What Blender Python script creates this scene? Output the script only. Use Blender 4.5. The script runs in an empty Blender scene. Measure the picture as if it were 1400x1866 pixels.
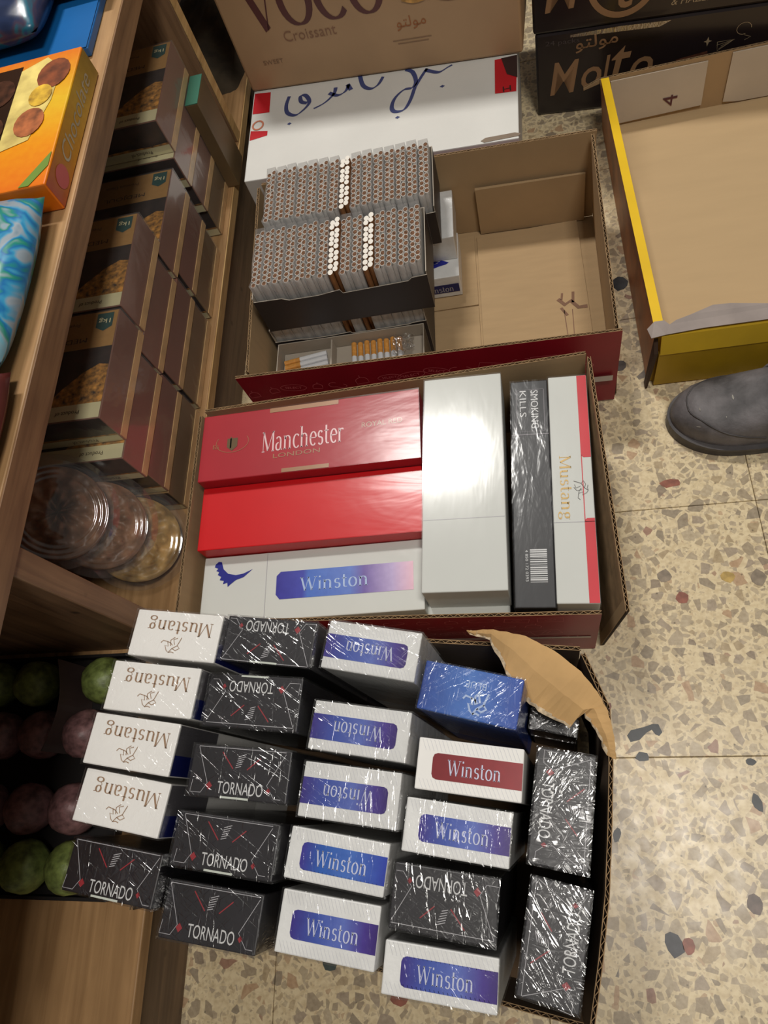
import bpy, bmesh, math, random
from mathutils import Matrix, Vector
random.seed(7)
S = bpy.context.scene
COL = S.collection
PI = math.pi
# ------------------------------------------------------------------ camera
cam = bpy.data.cameras.new('camera'); camo = bpy.data.objects.new('camera', cam); COL.objects.link(camo)
R = Matrix(((0.97341572, 0.00242008, -0.22903269), (0.08881914, 0.91771239, 0.38718876), (0.21112316, -0.39723811, 0.89310072)))
camo.matrix_world = Matrix.Translation((0, 0, 0.88)) @ R.transposed().to_4x4()
cam.sensor_fit = 'VERTICAL'; cam.sensor_height = 36.0; cam.lens = 36.0 * 1265.0 / 1866.0
cam.clip_start = 0.01
S.camera = camo
# ------------------------------------------------------------------ world, lamps, exposure
wd = bpy.data.worlds.new('world'); S.world = wd; wd.use_nodes = True
bg = wd.node_tree.nodes['Background']; bg.inputs[0].default_value = (1.0, 0.93, 0.84, 1); bg.inputs[1].default_value = 0.13
def lamp(name, loc, size, sy, power, col):
    l = bpy.data.lights.new(name, 'AREA'); l.shape = 'RECTANGLE'; l.size = size; l.size_y = sy; l.energy = power; l.color = col
    o = bpy.data.objects.new(name, l); COL.objects.link(o); o.location = loc
    o['kind'] = 'helper'
    return o
lamp('ceiling_lamp', (-0.48, 1.68, 2.60), 0.46, 0.20, 42, (1.0, 0.965, 0.91))
lamp('ceiling_lamp', (0.46, -0.10, 2.60), 0.50, 0.30, 28, (1.0, 0.955, 0.885))
S.view_settings.view_transform = 'Standard'; S.view_settings.look = 'None'
S.view_settings.gamma = 1.0; S.view_settings.use_curve_mapping = False
S.view_settings.exposure = 0.0

# ------------------------------------------------------------------ materials
def lin(c):
    return tuple(((v / 255.0 / 12.92) if v / 255.0 <= 0.04045 else ((v / 255.0 + 0.055) / 1.055) ** 2.4) for v in c) + (1.0,)
MATS = {}
def mat(name, col, rough=0.6, vary=0.06, nscale=12.0, bump=0.0, bscale=60.0, coat=0.0, metal=0.0, spec=0.5, stretch=(1, 1, 1), dist=0.002):
    if name in MATS: return MATS[name]
    m = bpy.data.materials.new(name); m.use_nodes = True; nt = m.node_tree; N = nt.nodes; L = nt.links
    b = N['Principled BSDF']; b.inputs['Roughness'].default_value = rough; b.inputs['Metallic'].default_value = metal
    b.inputs['Coat Weight'].default_value = coat; b.inputs['Coat Roughness'].default_value = 0.12
    b.inputs['Specular IOR Level'].default_value = spec
    tc = N.new('ShaderNodeTexCoord'); mp = N.new('ShaderNodeMapping'); mp.inputs['Scale'].default_value = stretch
    L.new(tc.outputs['Object'], mp.inputs[0])
    no = N.new('ShaderNodeTexNoise'); no.inputs['Scale'].default_value = nscale; no.inputs['Detail'].default_value = 5
    L.new(mp.outputs[0], no.inputs['Vector'])
    c = lin(col)
    rp = N.new('ShaderNodeValToRGB')
    rp.color_ramp.elements[0].position = 0.3; rp.color_ramp.elements[1].position = 0.7
    rp.color_ramp.elements[0].color = tuple(max(0, v * (1 - vary * 2.2)) for v in c[:3]) + (1,)
    rp.color_ramp.elements[1].color = tuple(min(1, v * (1 + vary * 2.2)) for v in c[:3]) + (1,)
    L.new(no.outputs[0], rp.inputs[0]); L.new(rp.outputs[0], b.inputs['Base Color'])
    if bump > 0:
        n2 = N.new('ShaderNodeTexNoise'); n2.inputs['Scale'].default_value = bscale; n2.inputs['Detail'].default_value = 4
        L.new(mp.outputs[0], n2.inputs['Vector'])
        bp = N.new('ShaderNodeBump'); bp.inputs['Strength'].default_value = bump; bp.inputs['Distance'].default_value = dist
        L.new(n2.outputs[0], bp.inputs['Height']); L.new(bp.outputs[0], b.inputs['Normal'])
    MATS[name] = m
    return m

def wood(name, dark, light, axis, scale=9.0, rough=0.55):
    if name in MATS: return MATS[name]
    m = bpy.data.materials.new(name); m.use_nodes = True; nt = m.node_tree; N = nt.nodes; L = nt.links
    b = N['Principled BSDF']; b.inputs['Roughness'].default_value = rough
    tc = N.new('ShaderNodeTexCoord'); mp = N.new('ShaderNodeMapping')
    s = [scale * 9] * 3; s[axis] = scale * 0.55
    mp.inputs['Scale'].default_value = s
    L.new(tc.outputs['Object'], mp.inputs[0])
    n1 = N.new('ShaderNodeTexNoise'); n1.inputs['Scale'].default_value = 1.0; n1.inputs['Detail'].default_value = 8; n1.inputs['Distortion'].default_value = 0.8
    L.new(mp.outputs[0], n1.inputs['Vector'])
    n3 = N.new('ShaderNodeTexNoise'); n3.inputs['Scale'].default_value = 14.0; n3.inputs['Detail'].default_value = 3
    L.new(tc.outputs['Object'], n3.inputs['Vector'])
    mx = N.new('ShaderNodeMath'); mx.operation = 'MULTIPLY_ADD'; mx.inputs[1].default_value = 0.35
    L.new(n3.outputs[0], mx.inputs[0]); L.new(n1.outputs[0], mx.inputs[2])
    rp = N.new('ShaderNodeValToRGB'); e = rp.color_ramp.elements
    e[0].position = 0.5; e[0].color = lin(dark); e[1].position = 0.86; e[1].color = lin(light)
    L.new(mx.outputs[0], rp.inputs[0])
    vo = N.new('ShaderNodeTexVoronoi'); vo.inputs['Scale'].default_value = 16.0
    L.new(tc.outputs['Object'], vo.inputs['Vector'])
    k = N.new('ShaderNodeMapRange'); k.inputs['From Min'].default_value = 0.04; k.inputs['From Max'].default_value = 0.10; k.inputs['To Min'].default_value = 0.35
    L.new(vo.outputs['Distance'], k.inputs['Value'])
    mu = N.new('ShaderNodeMixRGB'); mu.blend_type = 'MULTIPLY'; mu.inputs[0].default_value = 1.0
    L.new(rp.outputs[0], mu.inputs[1]); L.new(k.outputs[0], mu.inputs[2]); L.new(mu.outputs[0], b.inputs['Base Color'])
    bp = N.new('ShaderNodeBump'); bp.inputs['Strength'].default_value = 0.35; bp.inputs['Distance'].default_value = 0.001
    L.new(n1.outputs[0], bp.inputs['Height']); L.new(bp.outputs[0], b.inputs['Normal'])
    MATS[name] = m
    return m

def film(name, amount=0.16, scale=55.0, strength=0.8, tint=(1, 1, 1, 1), rough=0.13, haze=0.0, stretch=(1, 1, 1), crease=0.5):
    """clear crinkled plastic: mostly see-through, with a glossy skin broken up by small creases"""
    if name in MATS: return MATS[name]
    m = bpy.data.materials.new(name); m.use_nodes = True; nt = m.node_tree; N = nt.nodes; L = nt.links
    N.remove(N['Principled BSDF']); out = N['Material Output']
    tr = N.new('ShaderNodeBsdfTransparent'); tr.inputs[0].default_value = tint
    gl = N.new('ShaderNodeBsdfGlossy'); gl.inputs['Roughness'].default_value = rough
    tc = N.new('ShaderNodeTexCoord'); oi = N.new('ShaderNodeObjectInfo')
    ad = N.new('ShaderNodeVectorMath'); ad.operation = 'ADD'
    sc = N.new('ShaderNodeVectorMath'); sc.operation = 'SCALE'; sc.inputs['Scale'].default_value = 9.0
    cmb = N.new('ShaderNodeCombineXYZ')
    L.new(oi.outputs['Random'], cmb.inputs[0]); L.new(oi.outputs['Random'], cmb.inputs[1])
    L.new(cmb.outputs[0], sc.inputs[0]); L.new(tc.outputs['Object'], ad.inputs[0]); L.new(sc.outputs[0], ad.inputs[1])
    mp = N.new('ShaderNodeMapping'); mp.inputs['Scale'].default_value = stretch; L.new(ad.outputs[0], mp.inputs[0])
    hgt = None
    for rz, sx in ((0.5, 5.5), (-0.75, 6.5), (1.5, 4.5)):
        m1 = N.new('ShaderNodeMapping'); m1.inputs['Rotation'].default_value = (0, 0, rz); L.new(mp.outputs[0], m1.inputs[0])
        m2 = N.new('ShaderNodeMapping'); m2.inputs['Scale'].default_value = (1, sx if crease > .3 else 1.5, 1); L.new(m1.outputs[0], m2.inputs[0])
        n1 = N.new('ShaderNodeTexNoise'); n1.inputs['Scale'].default_value = scale * .55; n1.inputs['Detail'].default_value = 3; n1.inputs['Distortion'].default_value = .6
        L.new(m2.outputs[0], n1.inputs['Vector'])
        sb_ = N.new('ShaderNodeMath'); sb_.operation = 'SUBTRACT'; sb_.inputs[1].default_value = .5; L.new(n1.outputs[0], sb_.inputs[0])
        ab = N.new('ShaderNodeMath'); ab.operation = 'ABSOLUTE' if crease > .3 else 'ADD'; L.new(sb_.outputs[0], ab.inputs[0])
        if crease <= .3: ab.inputs[1].default_value = 0
        if hgt is None: hgt = ab.outputs[0]
        else:
            mn = N.new('ShaderNodeMath'); mn.operation = 'MINIMUM' if crease > .3 else 'ADD'; L.new(hgt, mn.inputs[0]); L.new(ab.outputs[0], mn.inputs[1]); hgt = mn.outputs[0]
    ma = N.new('ShaderNodeMath'); ma.operation = 'MULTIPLY'; ma.inputs[1].default_value = 1.6; L.new(hgt, ma.inputs[0])
    bp = N.new('ShaderNodeBump'); bp.inputs['Strength'].default_value = strength; bp.inputs['Distance'].default_value = 0.004
    L.new(ma.outputs[0], bp.inputs['Height']); L.new(bp.outputs[0], gl.inputs['Normal'])
    lw = N.new('ShaderNodeLayerWeight'); lw.inputs['Blend'].default_value = 0.25; L.new(bp.outputs[0], lw.inputs['Normal'])
    mr = N.new('ShaderNodeMath'); mr.operation = 'MULTIPLY_ADD'; mr.inputs[1].default_value = 0.35 if crease > .3 else 0.12; mr.inputs[2].default_value = amount; mr.use_clamp = True
    L.new(lw.outputs['Facing'], mr.inputs[0])
    mx = N.new('ShaderNodeMixShader'); L.new(mr.outputs[0], mx.inputs[0]); L.new(tr.outputs[0], mx.inputs[1]); L.new(gl.outputs[0], mx.inputs[2])
    last = mx
    if haze > 0:
        df = N.new('ShaderNodeBsdfDiffuse'); df.inputs[0].default_value = (0.8, 0.8, 0.8, 1)
        m2 = N.new('ShaderNodeMixShader'); m2.inputs[0].default_value = haze
        L.new(mx.outputs[0], m2.inputs[1]); L.new(df.outputs[0], m2.inputs[2]); last = m2
    L.new(last.outputs[0], out.inputs['Surface'])
    MATS[name] = m
    return m

def gradient(name, stops, rough=0.35, axis=0, coat=0.0):
    """colour running along the panel"""
    if name in MATS: return MATS[name]
    m = bpy.data.materials.new(name); m.use_nodes = True; nt = m.node_tree; N = nt.nodes; L = nt.links
    b = N['Principled BSDF']; b.inputs['Roughness'].default_value = rough; b.inputs['Coat Weight'].default_value = coat
    tc = N.new('ShaderNodeTexCoord'); sp = N.new('ShaderNodeSeparateXYZ'); rp = N.new('ShaderNodeValToRGB')
    L.new(tc.outputs['Generated'], sp.inputs[0]); L.new(sp.outputs[axis], rp.inputs[0])
    el = rp.color_ramp.elements
    while len(el) < len(stops): el.new(0.5)
    for e, (p, c) in zip(el, stops): e.position = p; e.color = lin(c)
    no = N.new('ShaderNodeTexNoise'); no.inputs['Scale'].default_value = 120
    L.new(tc.outputs['Object'], no.inputs['Vector'])
    mx = N.new('ShaderNodeMixRGB'); mx.blend_type = 'SOFT_LIGHT'; mx.inputs[0].default_value = 0.25
    L.new(rp.outputs[0], mx.inputs[1]); L.new(no.outputs[0], mx.inputs[2]); L.new(mx.outputs[0], b.inputs['Base Color'])
    MATS[name] = m
    return m

def terrazzo():
    m = bpy.data.materials.new('terrazzo'); m.use_nodes = True; nt = m.node_tree; N = nt.nodes; L = nt.links
    b = N['Principled BSDF']; b.inputs['Roughness'].default_value = 0.33
    g = N.new('ShaderNodeNewGeometry')
    wn = N.new('ShaderNodeTexNoise'); wn.inputs['Scale'].default_value = 45; wn.inputs['Detail'].default_value = 1
    L.new(g.outputs['Position'], wn.inputs['Vector'])
    sc = N.new('ShaderNodeVectorMath'); sc.operation = 'SCALE'; sc.inputs['Scale'].default_value = 0.007; L.new(wn.outputs['Color'], sc.inputs[0])
    ad = N.new('ShaderNodeVectorMath'); ad.operation = 'ADD'; L.new(sc.outputs[0], ad.inputs[0]); L.new(g.outputs['Position'], ad.inputs[1])
    # cement matrix
    nm = N.new('ShaderNodeTexNoise'); nm.inputs['Scale'].default_value = 160; nm.inputs['Detail'].default_value = 6; L.new(g.outputs['Position'], nm.inputs['Vector'])
    rm = N.new('ShaderNodeValToRGB'); e = rm.color_ramp.elements
    e[0].position = 0.33; e[0].color = lin((204, 184, 146)); e[1].position = 0.6; e[1].color = lin((224, 206, 168))
    L.new(nm.outputs[0], rm.inputs[0])
    cur = rm.outputs[0]
    for scl, pres, th, lo in ((230.0, 0.55, 0.12, 0), (118.0, 0.38, 0.10, 1), (62.0, 0.42, 0.09, 2)):
        ve = N.new('ShaderNodeTexVoronoi'); ve.voronoi_dimensions = '2D'; ve.feature = 'DISTANCE_TO_EDGE'; ve.inputs['Scale'].default_value = scl
        vc = N.new('ShaderNodeTexVoronoi'); vc.voronoi_dimensions = '2D'; vc.inputs['Scale'].default_value = scl
        L.new(ad.outputs[0], ve.inputs['Vector']); L.new(ad.outputs[0], vc.inputs['Vector'])
        sp = N.new('ShaderNodeSeparateColor'); L.new(vc.outputs['Color'], sp.inputs[0])
        # threshold grows with a per-chip random value
        t1 = N.new('ShaderNodeMath'); t1.operation = 'MULTIPLY_ADD'; t1.inputs[1].default_value = 0.16; t1.inputs[2].default_value = th; L.new(sp.outputs[1], t1.inputs[0])
        gt = N.new('ShaderNodeMath'); gt.operation = 'SUBTRACT'; L.new(ve.outputs['Distance'], gt.inputs[0]); L.new(t1.outputs[0], gt.inputs[1])
        sm = N.new('ShaderNodeMapRange'); sm.inputs['From Min'].default_value = 0.0; sm.inputs['From Max'].default_value = 0.03; L.new(gt.outputs[0], sm.inputs['Value'])
        pr = N.new('ShaderNodeMath'); pr.operation = 'GREATER_THAN'; pr.inputs[1].default_value = pres; L.new(sp.outputs[0], pr.inputs[0])
        mk = N.new('ShaderNodeMath'); mk.operation = 'MULTIPLY'; L.new(sm.outputs[0], mk.inputs[0]); L.new(pr.outputs[0], mk.inputs[1])
        cr = N.new('ShaderNodeValToRGB'); cr.color_ramp.interpolation = 'CONSTANT'
        cols = [(0.0, (158, 142, 118)), (0.18, (174, 158, 132)), (0.34, (146, 132, 112)), (0.48, (182, 166, 138)), (0.62, (160, 144, 124)),
                (0.75, (170, 150, 118)), (0.85, (138, 122, 104)), (0.92, (178, 146, 114)), (0.965, (150, 112, 94)), (0.985, (108, 100, 92))]
        el = cr.color_ramp.elements
        while len(el) < len(cols): el.new(0.5)
        for q, (p, c) in zip(el, cols): q.position = p; q.color = lin(c)
        L.new(sp.outputs[2], cr.inputs[0])
        n2 = N.new('ShaderNodeTexNoise'); n2.inputs['Scale'].default_value = 220; n2.inputs['Detail'].default_value = 3; L.new(g.outputs['Position'], n2.inputs['Vector'])
        mv = N.new('ShaderNodeMixRGB'); mv.blend_type = 'SOFT_LIGHT'; mv.inputs[0].default_value = 0.6; L.new(cr.outputs[0], mv.inputs[1]); L.new(n2.outputs[0], mv.inputs[2])
        f = N.new('ShaderNodeMath'); f.operation = 'MULTIPLY'; f.inputs[1].default_value = (0.4, 0.7, 0.9)[lo]; L.new(mk.outputs[0], f.inputs[0])
        mx = N.new('ShaderNodeMixRGB'); L.new(f.outputs[0], mx.inputs[0]); L.new(cur, mx.inputs[1]); L.new(mv.outputs[0], mx.inputs[2]); cur = mx.outputs[0]
    # pits and dirt
    pn = N.new('ShaderNodeTexVoronoi'); pn.inputs['Scale'].default_value = 75; L.new(g.outputs['Position'], pn.inputs['Vector'])
    pr2 = N.new('ShaderNodeMapRange'); pr2.inputs['From Min'].default_value = 0.05; pr2.inputs['From Max'].default_value = 0.11; pr2.inputs['To Min'].default_value = 0.45; L.new(pn.outputs['Distance'], pr2.inputs['Value'])
    m3 = N.new('ShaderNodeMixRGB'); m3.blend_type = 'MULTIPLY'; m3.inputs[0].default_value = 1; L.new(cur, m3.inputs[1]); L.new(pr2.outputs[0], m3.inputs[2])
    L.new(m3.outputs[0], b.inputs['Base Color'])
    rn = N.new('ShaderNodeTexNoise'); rn.inputs['Scale'].default_value = 60; L.new(g.outputs['Position'], rn.inputs['Vector'])
    rr = N.new('ShaderNodeMapRange'); rr.inputs['To Min'].default_value = 0.22; rr.inputs['To Max'].default_value = 0.48; L.new(rn.outputs[0], rr.inputs['Value']); L.new(rr.outputs[0], b.inputs['Roughness'])
    return m

# ------------------------------------------------------------------ mesh helpers
class MB:
    def __init__(s): s.v = []; s.f = []; s.m = []
    def vert(s, p): s.v.append(tuple(p)); return len(s.v) - 1
    def face(s, pts, m=0): s.f.append([s.vert(p) for p in pts]); s.m.append(m)
    def hexa(s, a, b, mats=(0,) * 6):
        """a: four bottom corners, b: four top corners; mats: bottom, top, 4 sides"""
        i = [s.vert(p) for p in a]; j = [s.vert(p) for p in b]
        s.f.append(i[::-1]); s.f.append(j[:]); s.m += [mats[0], mats[1]]
        for k in range(4):
            s.f.append([i[k], i[(k + 1) % 4], j[(k + 1) % 4], j[k]]); s.m.append(mats[2 + k])
    def box(s, x0, x1, y0, y1, z0, z1, mats=(0,) * 6):
        s.hexa([(x0, y0, z0), (x1, y0, z0), (x1, y1, z0), (x0, y1, z0)], [(x0, y0, z1), (x1, y0, z1), (x1, y1, z1), (x0, y1, z1)], mats)
    def build(s, name, mats, parent=None, loc=None, smooth=False, bevel=0.0, segs=2):
        me = bpy.data.meshes.new(name); me.from_pydata(s.v, [], s.f)
        if not isinstance(mats, (list, tuple)): mats = [mats]
        for m in mats: me.materials.append(m)
        for p, k in zip(me.polygons, s.m): p.material_index = k
        bm = bmesh.new(); bm.from_mesh(me)
        bmesh.ops.remove_doubles(bm, verts=bm.verts, dist=1e-6)
        bmesh.ops.recalc_face_normals(bm, faces=bm.faces)
        if bevel > 0:
            bmesh.ops.bevel(bm, geom=list(bm.edges), offset=bevel, segments=segs, affect='EDGES', profile=0.5)
        bm.to_mesh(me); bm.free()
        if smooth:
            for p in me.polygons: p.use_smooth = True
        return link(name, me, parent, loc)

def link(name, me, parent=None, loc=None):
    o = bpy.data.objects.new(name, me); COL.objects.link(o)
    if parent is not None: o.parent = parent
    if loc is not None: o.location = loc
    return o
def tag(o, label, cat, group=None, kind=None):
    o['label'] = label; o['category'] = cat
    if group: o['group'] = group
    if kind: o['kind'] = kind
    return o
def thing(name, label, cat, loc=(0, 0, 0), rz=0.0, group=None):
    o = bpy.data.objects.new(name, None); COL.objects.link(o); o.location = loc; o.rotation_euler = (0, 0, rz)
    o.empty_display_size = 0.02
    return tag(o, label, cat, group)

# ------------------------------------------------------------------ lettering
def arc(cx, cy, rx, ry, a0, a1, n=12):
    return [(cx + rx * math.cos(math.radians(a0 + (a1 - a0) * i / n)), cy + ry * math.sin(math.radians(a0 + (a1 - a0) * i / n))) for i in range(n + 1)]
TK, TN = 0.10, 0.032
def serif(x, y, w=0.085): return ('t', [(x - w, y), (x + w, y)])
GLY = {
 'M': (0.86, [('t', [(0.12, 0), (0.12, .7)]), ('T', [(0.12, .7), (0.42, .03)]), ('t', [(0.42, .03), (0.72, .7)]), ('T', [(0.74, 0), (0.74, .7)]), serif(.12, 0), serif(.74, 0), serif(.1, .69, .06), serif(.76, .69, .06)]),
 'W': (0.98, [('T', [(0.1, .7), (0.3, 0)]), ('t', [(0.3, 0), (0.49, .7)]), ('T', [(0.47, .7), (0.68, 0)]), ('t', [(0.68, 0), (0.88, .7)]), serif(.1, .69), serif(.48, .69, .06), serif(.88, .69)]),
 'V': (0.74, [('T', [(0.1, .7), (0.37, 0)]), ('t', [(0.37, 0), (0.64, .7)]), serif(.1, .69), serif(.64, .69)]),
 'O': (0.80, [('n', arc(.4, .35, .31, .34, 0, 360, 28))]),
 'C': (0.74, [('n', arc(.4, .35, .31, .34, 42, 318, 22)), ('t', [(.63, .48), (.63, .68)])]),
 'u': (0.58, [('T', [(.12, .48), (.12, .15)]), ('n', arc(.27, .16, .15, .15, 180, 330, 10)), ('T', [(.43, .48), (.43, 0)]), serif(.08, .47, .05), serif(.4, .47, .05), serif(.48, .012, .05)]),
 's': (0.44, [('n', arc(.22, .36, .12, .12, 30, 230, 10) + arc(.22, .13, .13, .13, 60, -150, 12))]),
 't': (0.36, [('T', [(.14, .66), (.14, .12)]), ('n', arc(.25, .12, .11, .11, 180, 300, 8)), ('t', [(.03, .47), (.29, .47)])]),
 'a': (0.52, [('n', arc(.22, .35, .14, .12, 150, 0, 9)), ('T', [(.37, .36), (.37, .04)]), ('n', arc(.22, .13, .14, .13, 80, 330, 14)), serif(.43, .012, .04)]),
 'n': (0.60, [('T', [(.12, .48), (.12, 0)]), ('n', arc(.28, .33, .15, .14, 170, 0, 10)), ('T', [(.43, .34), (.43, 0)]), serif(.12, .012, .08), serif(.43, .012, .08), serif(.08, .47, .04)]),
 'h': (0.60, [('T', [(.12, .74), (.12, 0)]), ('n', arc(.28, .33, .15, .14, 170, 0, 10)), ('T', [(.43, .34), (.43, 0)]), serif(.12, .012, .08), serif(.43, .012, .08), serif(.08, .73, .04)]),
 'g': (0.54, [('n', arc(.24, .33, .14, .15, 0, 360, 20)), ('t', [(.36, .44), (.49, .47)]), ('n', arc(.25, -.1, .18, .11, 0, 360, 20)), ('t', [(.16, .2), (.1, .1), (.2, .02)])]),
 'i': (0.28, [('T', [(.13, .48), (.13, 0)]), ('T', [(.13, .62), (.13, .71)]), serif(.13, .012, .07), serif(.1, .47, .04)]),
 'o': (0.54, [('n', arc(.26, .24, .19, .24, 0, 360, 22))]),
 'c': (0.46, [('n', arc(.26, .24, .19, .24, 45, 315, 16))]),
 'e': (0.48, [('n', arc(.25, .24, .18, .24, 10, 315, 18)), ('t', [(.08, .27), (.42, .27)])]),
 'r': (0.42, [('T', [(.12, .48), (.12, 0)]), ('n', arc(.27, .3, .14, .16, 160, 50, 8)), serif(.12, .012, .08), serif(.08, .47, .04)]),
 'l': (0.26, [('T', [(.12, .74), (.12, 0)]), serif(.12, .012, .07)]),
}
def ribbon_quads(pts, wf, closed=False):
    out = []; n = len(pts)
    L = []
    for i in range(n):
        a = pts[max(i - 1, 0)]; b = pts[min(i + 1, n - 1)]
        dx, dy = b[0] - a[0], b[1] - a[1]; l = math.hypot(dx, dy) or 1
        nx, ny = -dy / l, dx / l; w = wf(dx / l, dy / l) / 2
        L.append(((pts[i][0] + nx * w, pts[i][1] + ny * w), (pts[i][0] - nx * w, pts[i][1] - ny * w)))
    for i in range(n - 1): out.append([L[i][0], L[i + 1][0], L[i + 1][1], L[i][1]])
    return out
def serif_polys(text, TK=TK, TN=TN):
    x = 0; out = []
    for ch in text:
        if ch == ' ': x += .3; continue
        adv, st = GLY[ch]
        for k, pts in st:
            wf = {'T': lambda a, b: TK, 't': lambda a, b: TN, 'n': lambda a, b: TN + (TK - TN) * abs(b) ** 1.3}[k]
            out += [[(p[0] + x, p[1]) for p in q] for q in ribbon_quads(pts, wf)]
        x += adv
    return out
_fc = {}
def sans_polys(text, shear=0.0, bold=0.0):
    key = (text, shear, bold)
    if key in _fc: return _fc[key]
    c = bpy.data.curves.new('lettering', 'FONT'); c.body = text; c.shear = shear; c.offset = bold; c.resolution_u = 3
    o = bpy.data.objects.new('lettering', c); COL.objects.link(o)
    bpy.context.view_layer.update()
    me = bpy.data.meshes.new_from_object(o.evaluated_get(bpy.context.evaluated_depsgraph_get()))
    v = [(p.co.x, p.co.y) for p in me.vertices]
    out = [[v[i] for i in p.vertices] for p in me.polygons]
    bpy.data.objects.remove(o); bpy.data.curves.remove(c); bpy.data.meshes.remove(me)
    _fc[key] = out
    return out

class Print:
    """flat print on a surface: frame origin o, axes ux, uy (unit), lifted off along n"""
    def __init__(s, o, ux, uy, lift=0.0004):
        s.o = Vector(o); s.ux = Vector(ux).normalized(); s.uy = Vector(uy).normalized(); s.n = s.ux.cross(s.uy).normalized(); s.lift = lift; s.mb = MB()
    def P(s, x, y): return s.o + s.ux * x + s.uy * y + s.n * s.lift
    def poly(s, pts, m=0): s.mb.face([s.P(*p) for p in pts], m); return s
    def rect(s, x0, x1, y0, y1, m=0): return s.poly([(x0, y0), (x1, y0), (x1, y1), (x0, y1)], m)
    def line(s, pts, w, m=0):
        for q in ribbon_quads(pts, lambda a, b: w): s.poly(q, m)
        return s
    def polys(s, pl, cx, cy, w, h, rot=0.0, m=0):
        xs = [p[0] for q in pl for p in q]; ys = [p[1] for q in pl for p in q]
        x0, x1, y0, y1 = min(xs), max(xs), min(ys), max(ys)
        c, sn = math.cos(math.radians(rot)), math.sin(math.radians(rot))
        for q in pl:
            r = []
            for px, py in q:
                a = ((px - x0) / (x1 - x0) - .5) * w; b = ((py - y0) / (y1 - y0) - .5) * h
                r.append((cx + a * c - b * sn, cy + a * sn + b * c))
            s.poly(r, m)
        return s
    def text(s, t, cx, cy, w, h, rot=0.0, serif=False, shear=0.0, bold=0.0, m=0):
        return s.polys(serif_polys(t) if serif else sans_polys(t, shear, bold), cx, cy, w, h, rot, m)
    def build(s, name, mats, parent):
        me = bpy.data.meshes.new(name); me.from_pydata(s.mb.v, [], s.mb.f)
        for mm in (mats if isinstance(mats, (list, tuple)) else [mats]): me.materials.append(mm)
        for p, k in zip(me.polygons, s.mb.m): p.material_index = k
        # every printed face looks outwards
        for p in me.polygons:
            if p.normal.dot(s.n) < 0: p.flip()
        return link(name, me, parent)

HORSE = [[(-.5, -.45), (-.35, .05), (-.1, .25), (.05, .5), (.18, .38), (.3, .1), (.12, .12), (.2, -.15), (.45, -.2), (.55, -.05)], [(-.35, .05), (-.5, .2), (-.3, .35), (-.1, .25)], [(.0, .1), (.05, -.25), (-.15, -.45)], [(-.2, .0), (-.1, -.3), (-.3, -.4)], [(.05, .5), (-.1, .45), (-.25, .5)], [(.2, -.15), (.05, -.1), (-.1, .05)]]
EAGLE = [(-.5, .5), (-.42, .2), (-.2, .0), (.05, -.08), (.3, -.02), (.55, .1), (.3, -.16), (.1, -.22), (.0, -.38), (-.06, -.26), (-.15, -.36), (-.16, -.22), (-.3, -.28), (-.28, -.14), (-.42, -.1), (-.38, .03), (-.52, .12), (-.46, .22), (-.6, .3)]

# common materials
M_white = mat('white_board', (226, 226, 220), 0.45, 0.02)
M_card = mat('cardboard', (176, 146, 106), 0.85, 0.05, 25, 0.15, 90)
M_cardin = mat('cardboard_inside', (172, 144, 107), 0.9, 0.02, 18, 0.15, 140, stretch=(1, 6, 1), dist=.0008)
M_carddk = mat('cardboard_raw_edge', (150, 122, 88), 0.95, 0.12, 60)
M_gap = mat('flute_gap_shade', (52, 40, 30), 1.0, 0.1)  # dark filler colour standing in for shade between the flutes
M_red = mat('red_print', (140, 20, 36), 0.45, 0.05, 15)
M_redl = mat('red_doodle_line', (206, 116, 116), 0.5, 0.05)
M_stripe = mat('white_stripe', (200, 190, 180), 0.5, 0.03)
M_black = mat('black_glossy_print', (26, 26, 30), 0.42, 0.1)
M_ink = mat('silver_white_print', (205, 205, 205), 0.35, 0.05)
M_tan = mat('bronze_print', (150, 122, 98), 0.4, 0.1)
M_gold = mat('gold_print', (178, 146, 84), 0.35, 0.08, metal=0.3)
M_redink = mat('dull_red_print', (150, 44, 52), 0.4, 0.08)
M_navy = mat('navy_print', (22, 30, 92), 0.35, 0.06)
M_eagle = mat('blue_print', (28, 36, 138), 0.4, 0.05)
M_white2 = mat('white_ridged_board', (222, 222, 220), 0.4, 0.03, 30, 0.5, 70, stretch=(1, 1, 1))
F_pack = film('crinkled_wrap', 0.09, 32, 0.6, crease=0.9, rough=.18)
F_tight = film('tight_wrap', 0.022, 12, 0.05, rough=0.2, stretch=(1, 3, 1), crease=0.05)
F_bundle = film('bundle_film', 0.12, 90, 0.9, haze=0.38)

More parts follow.
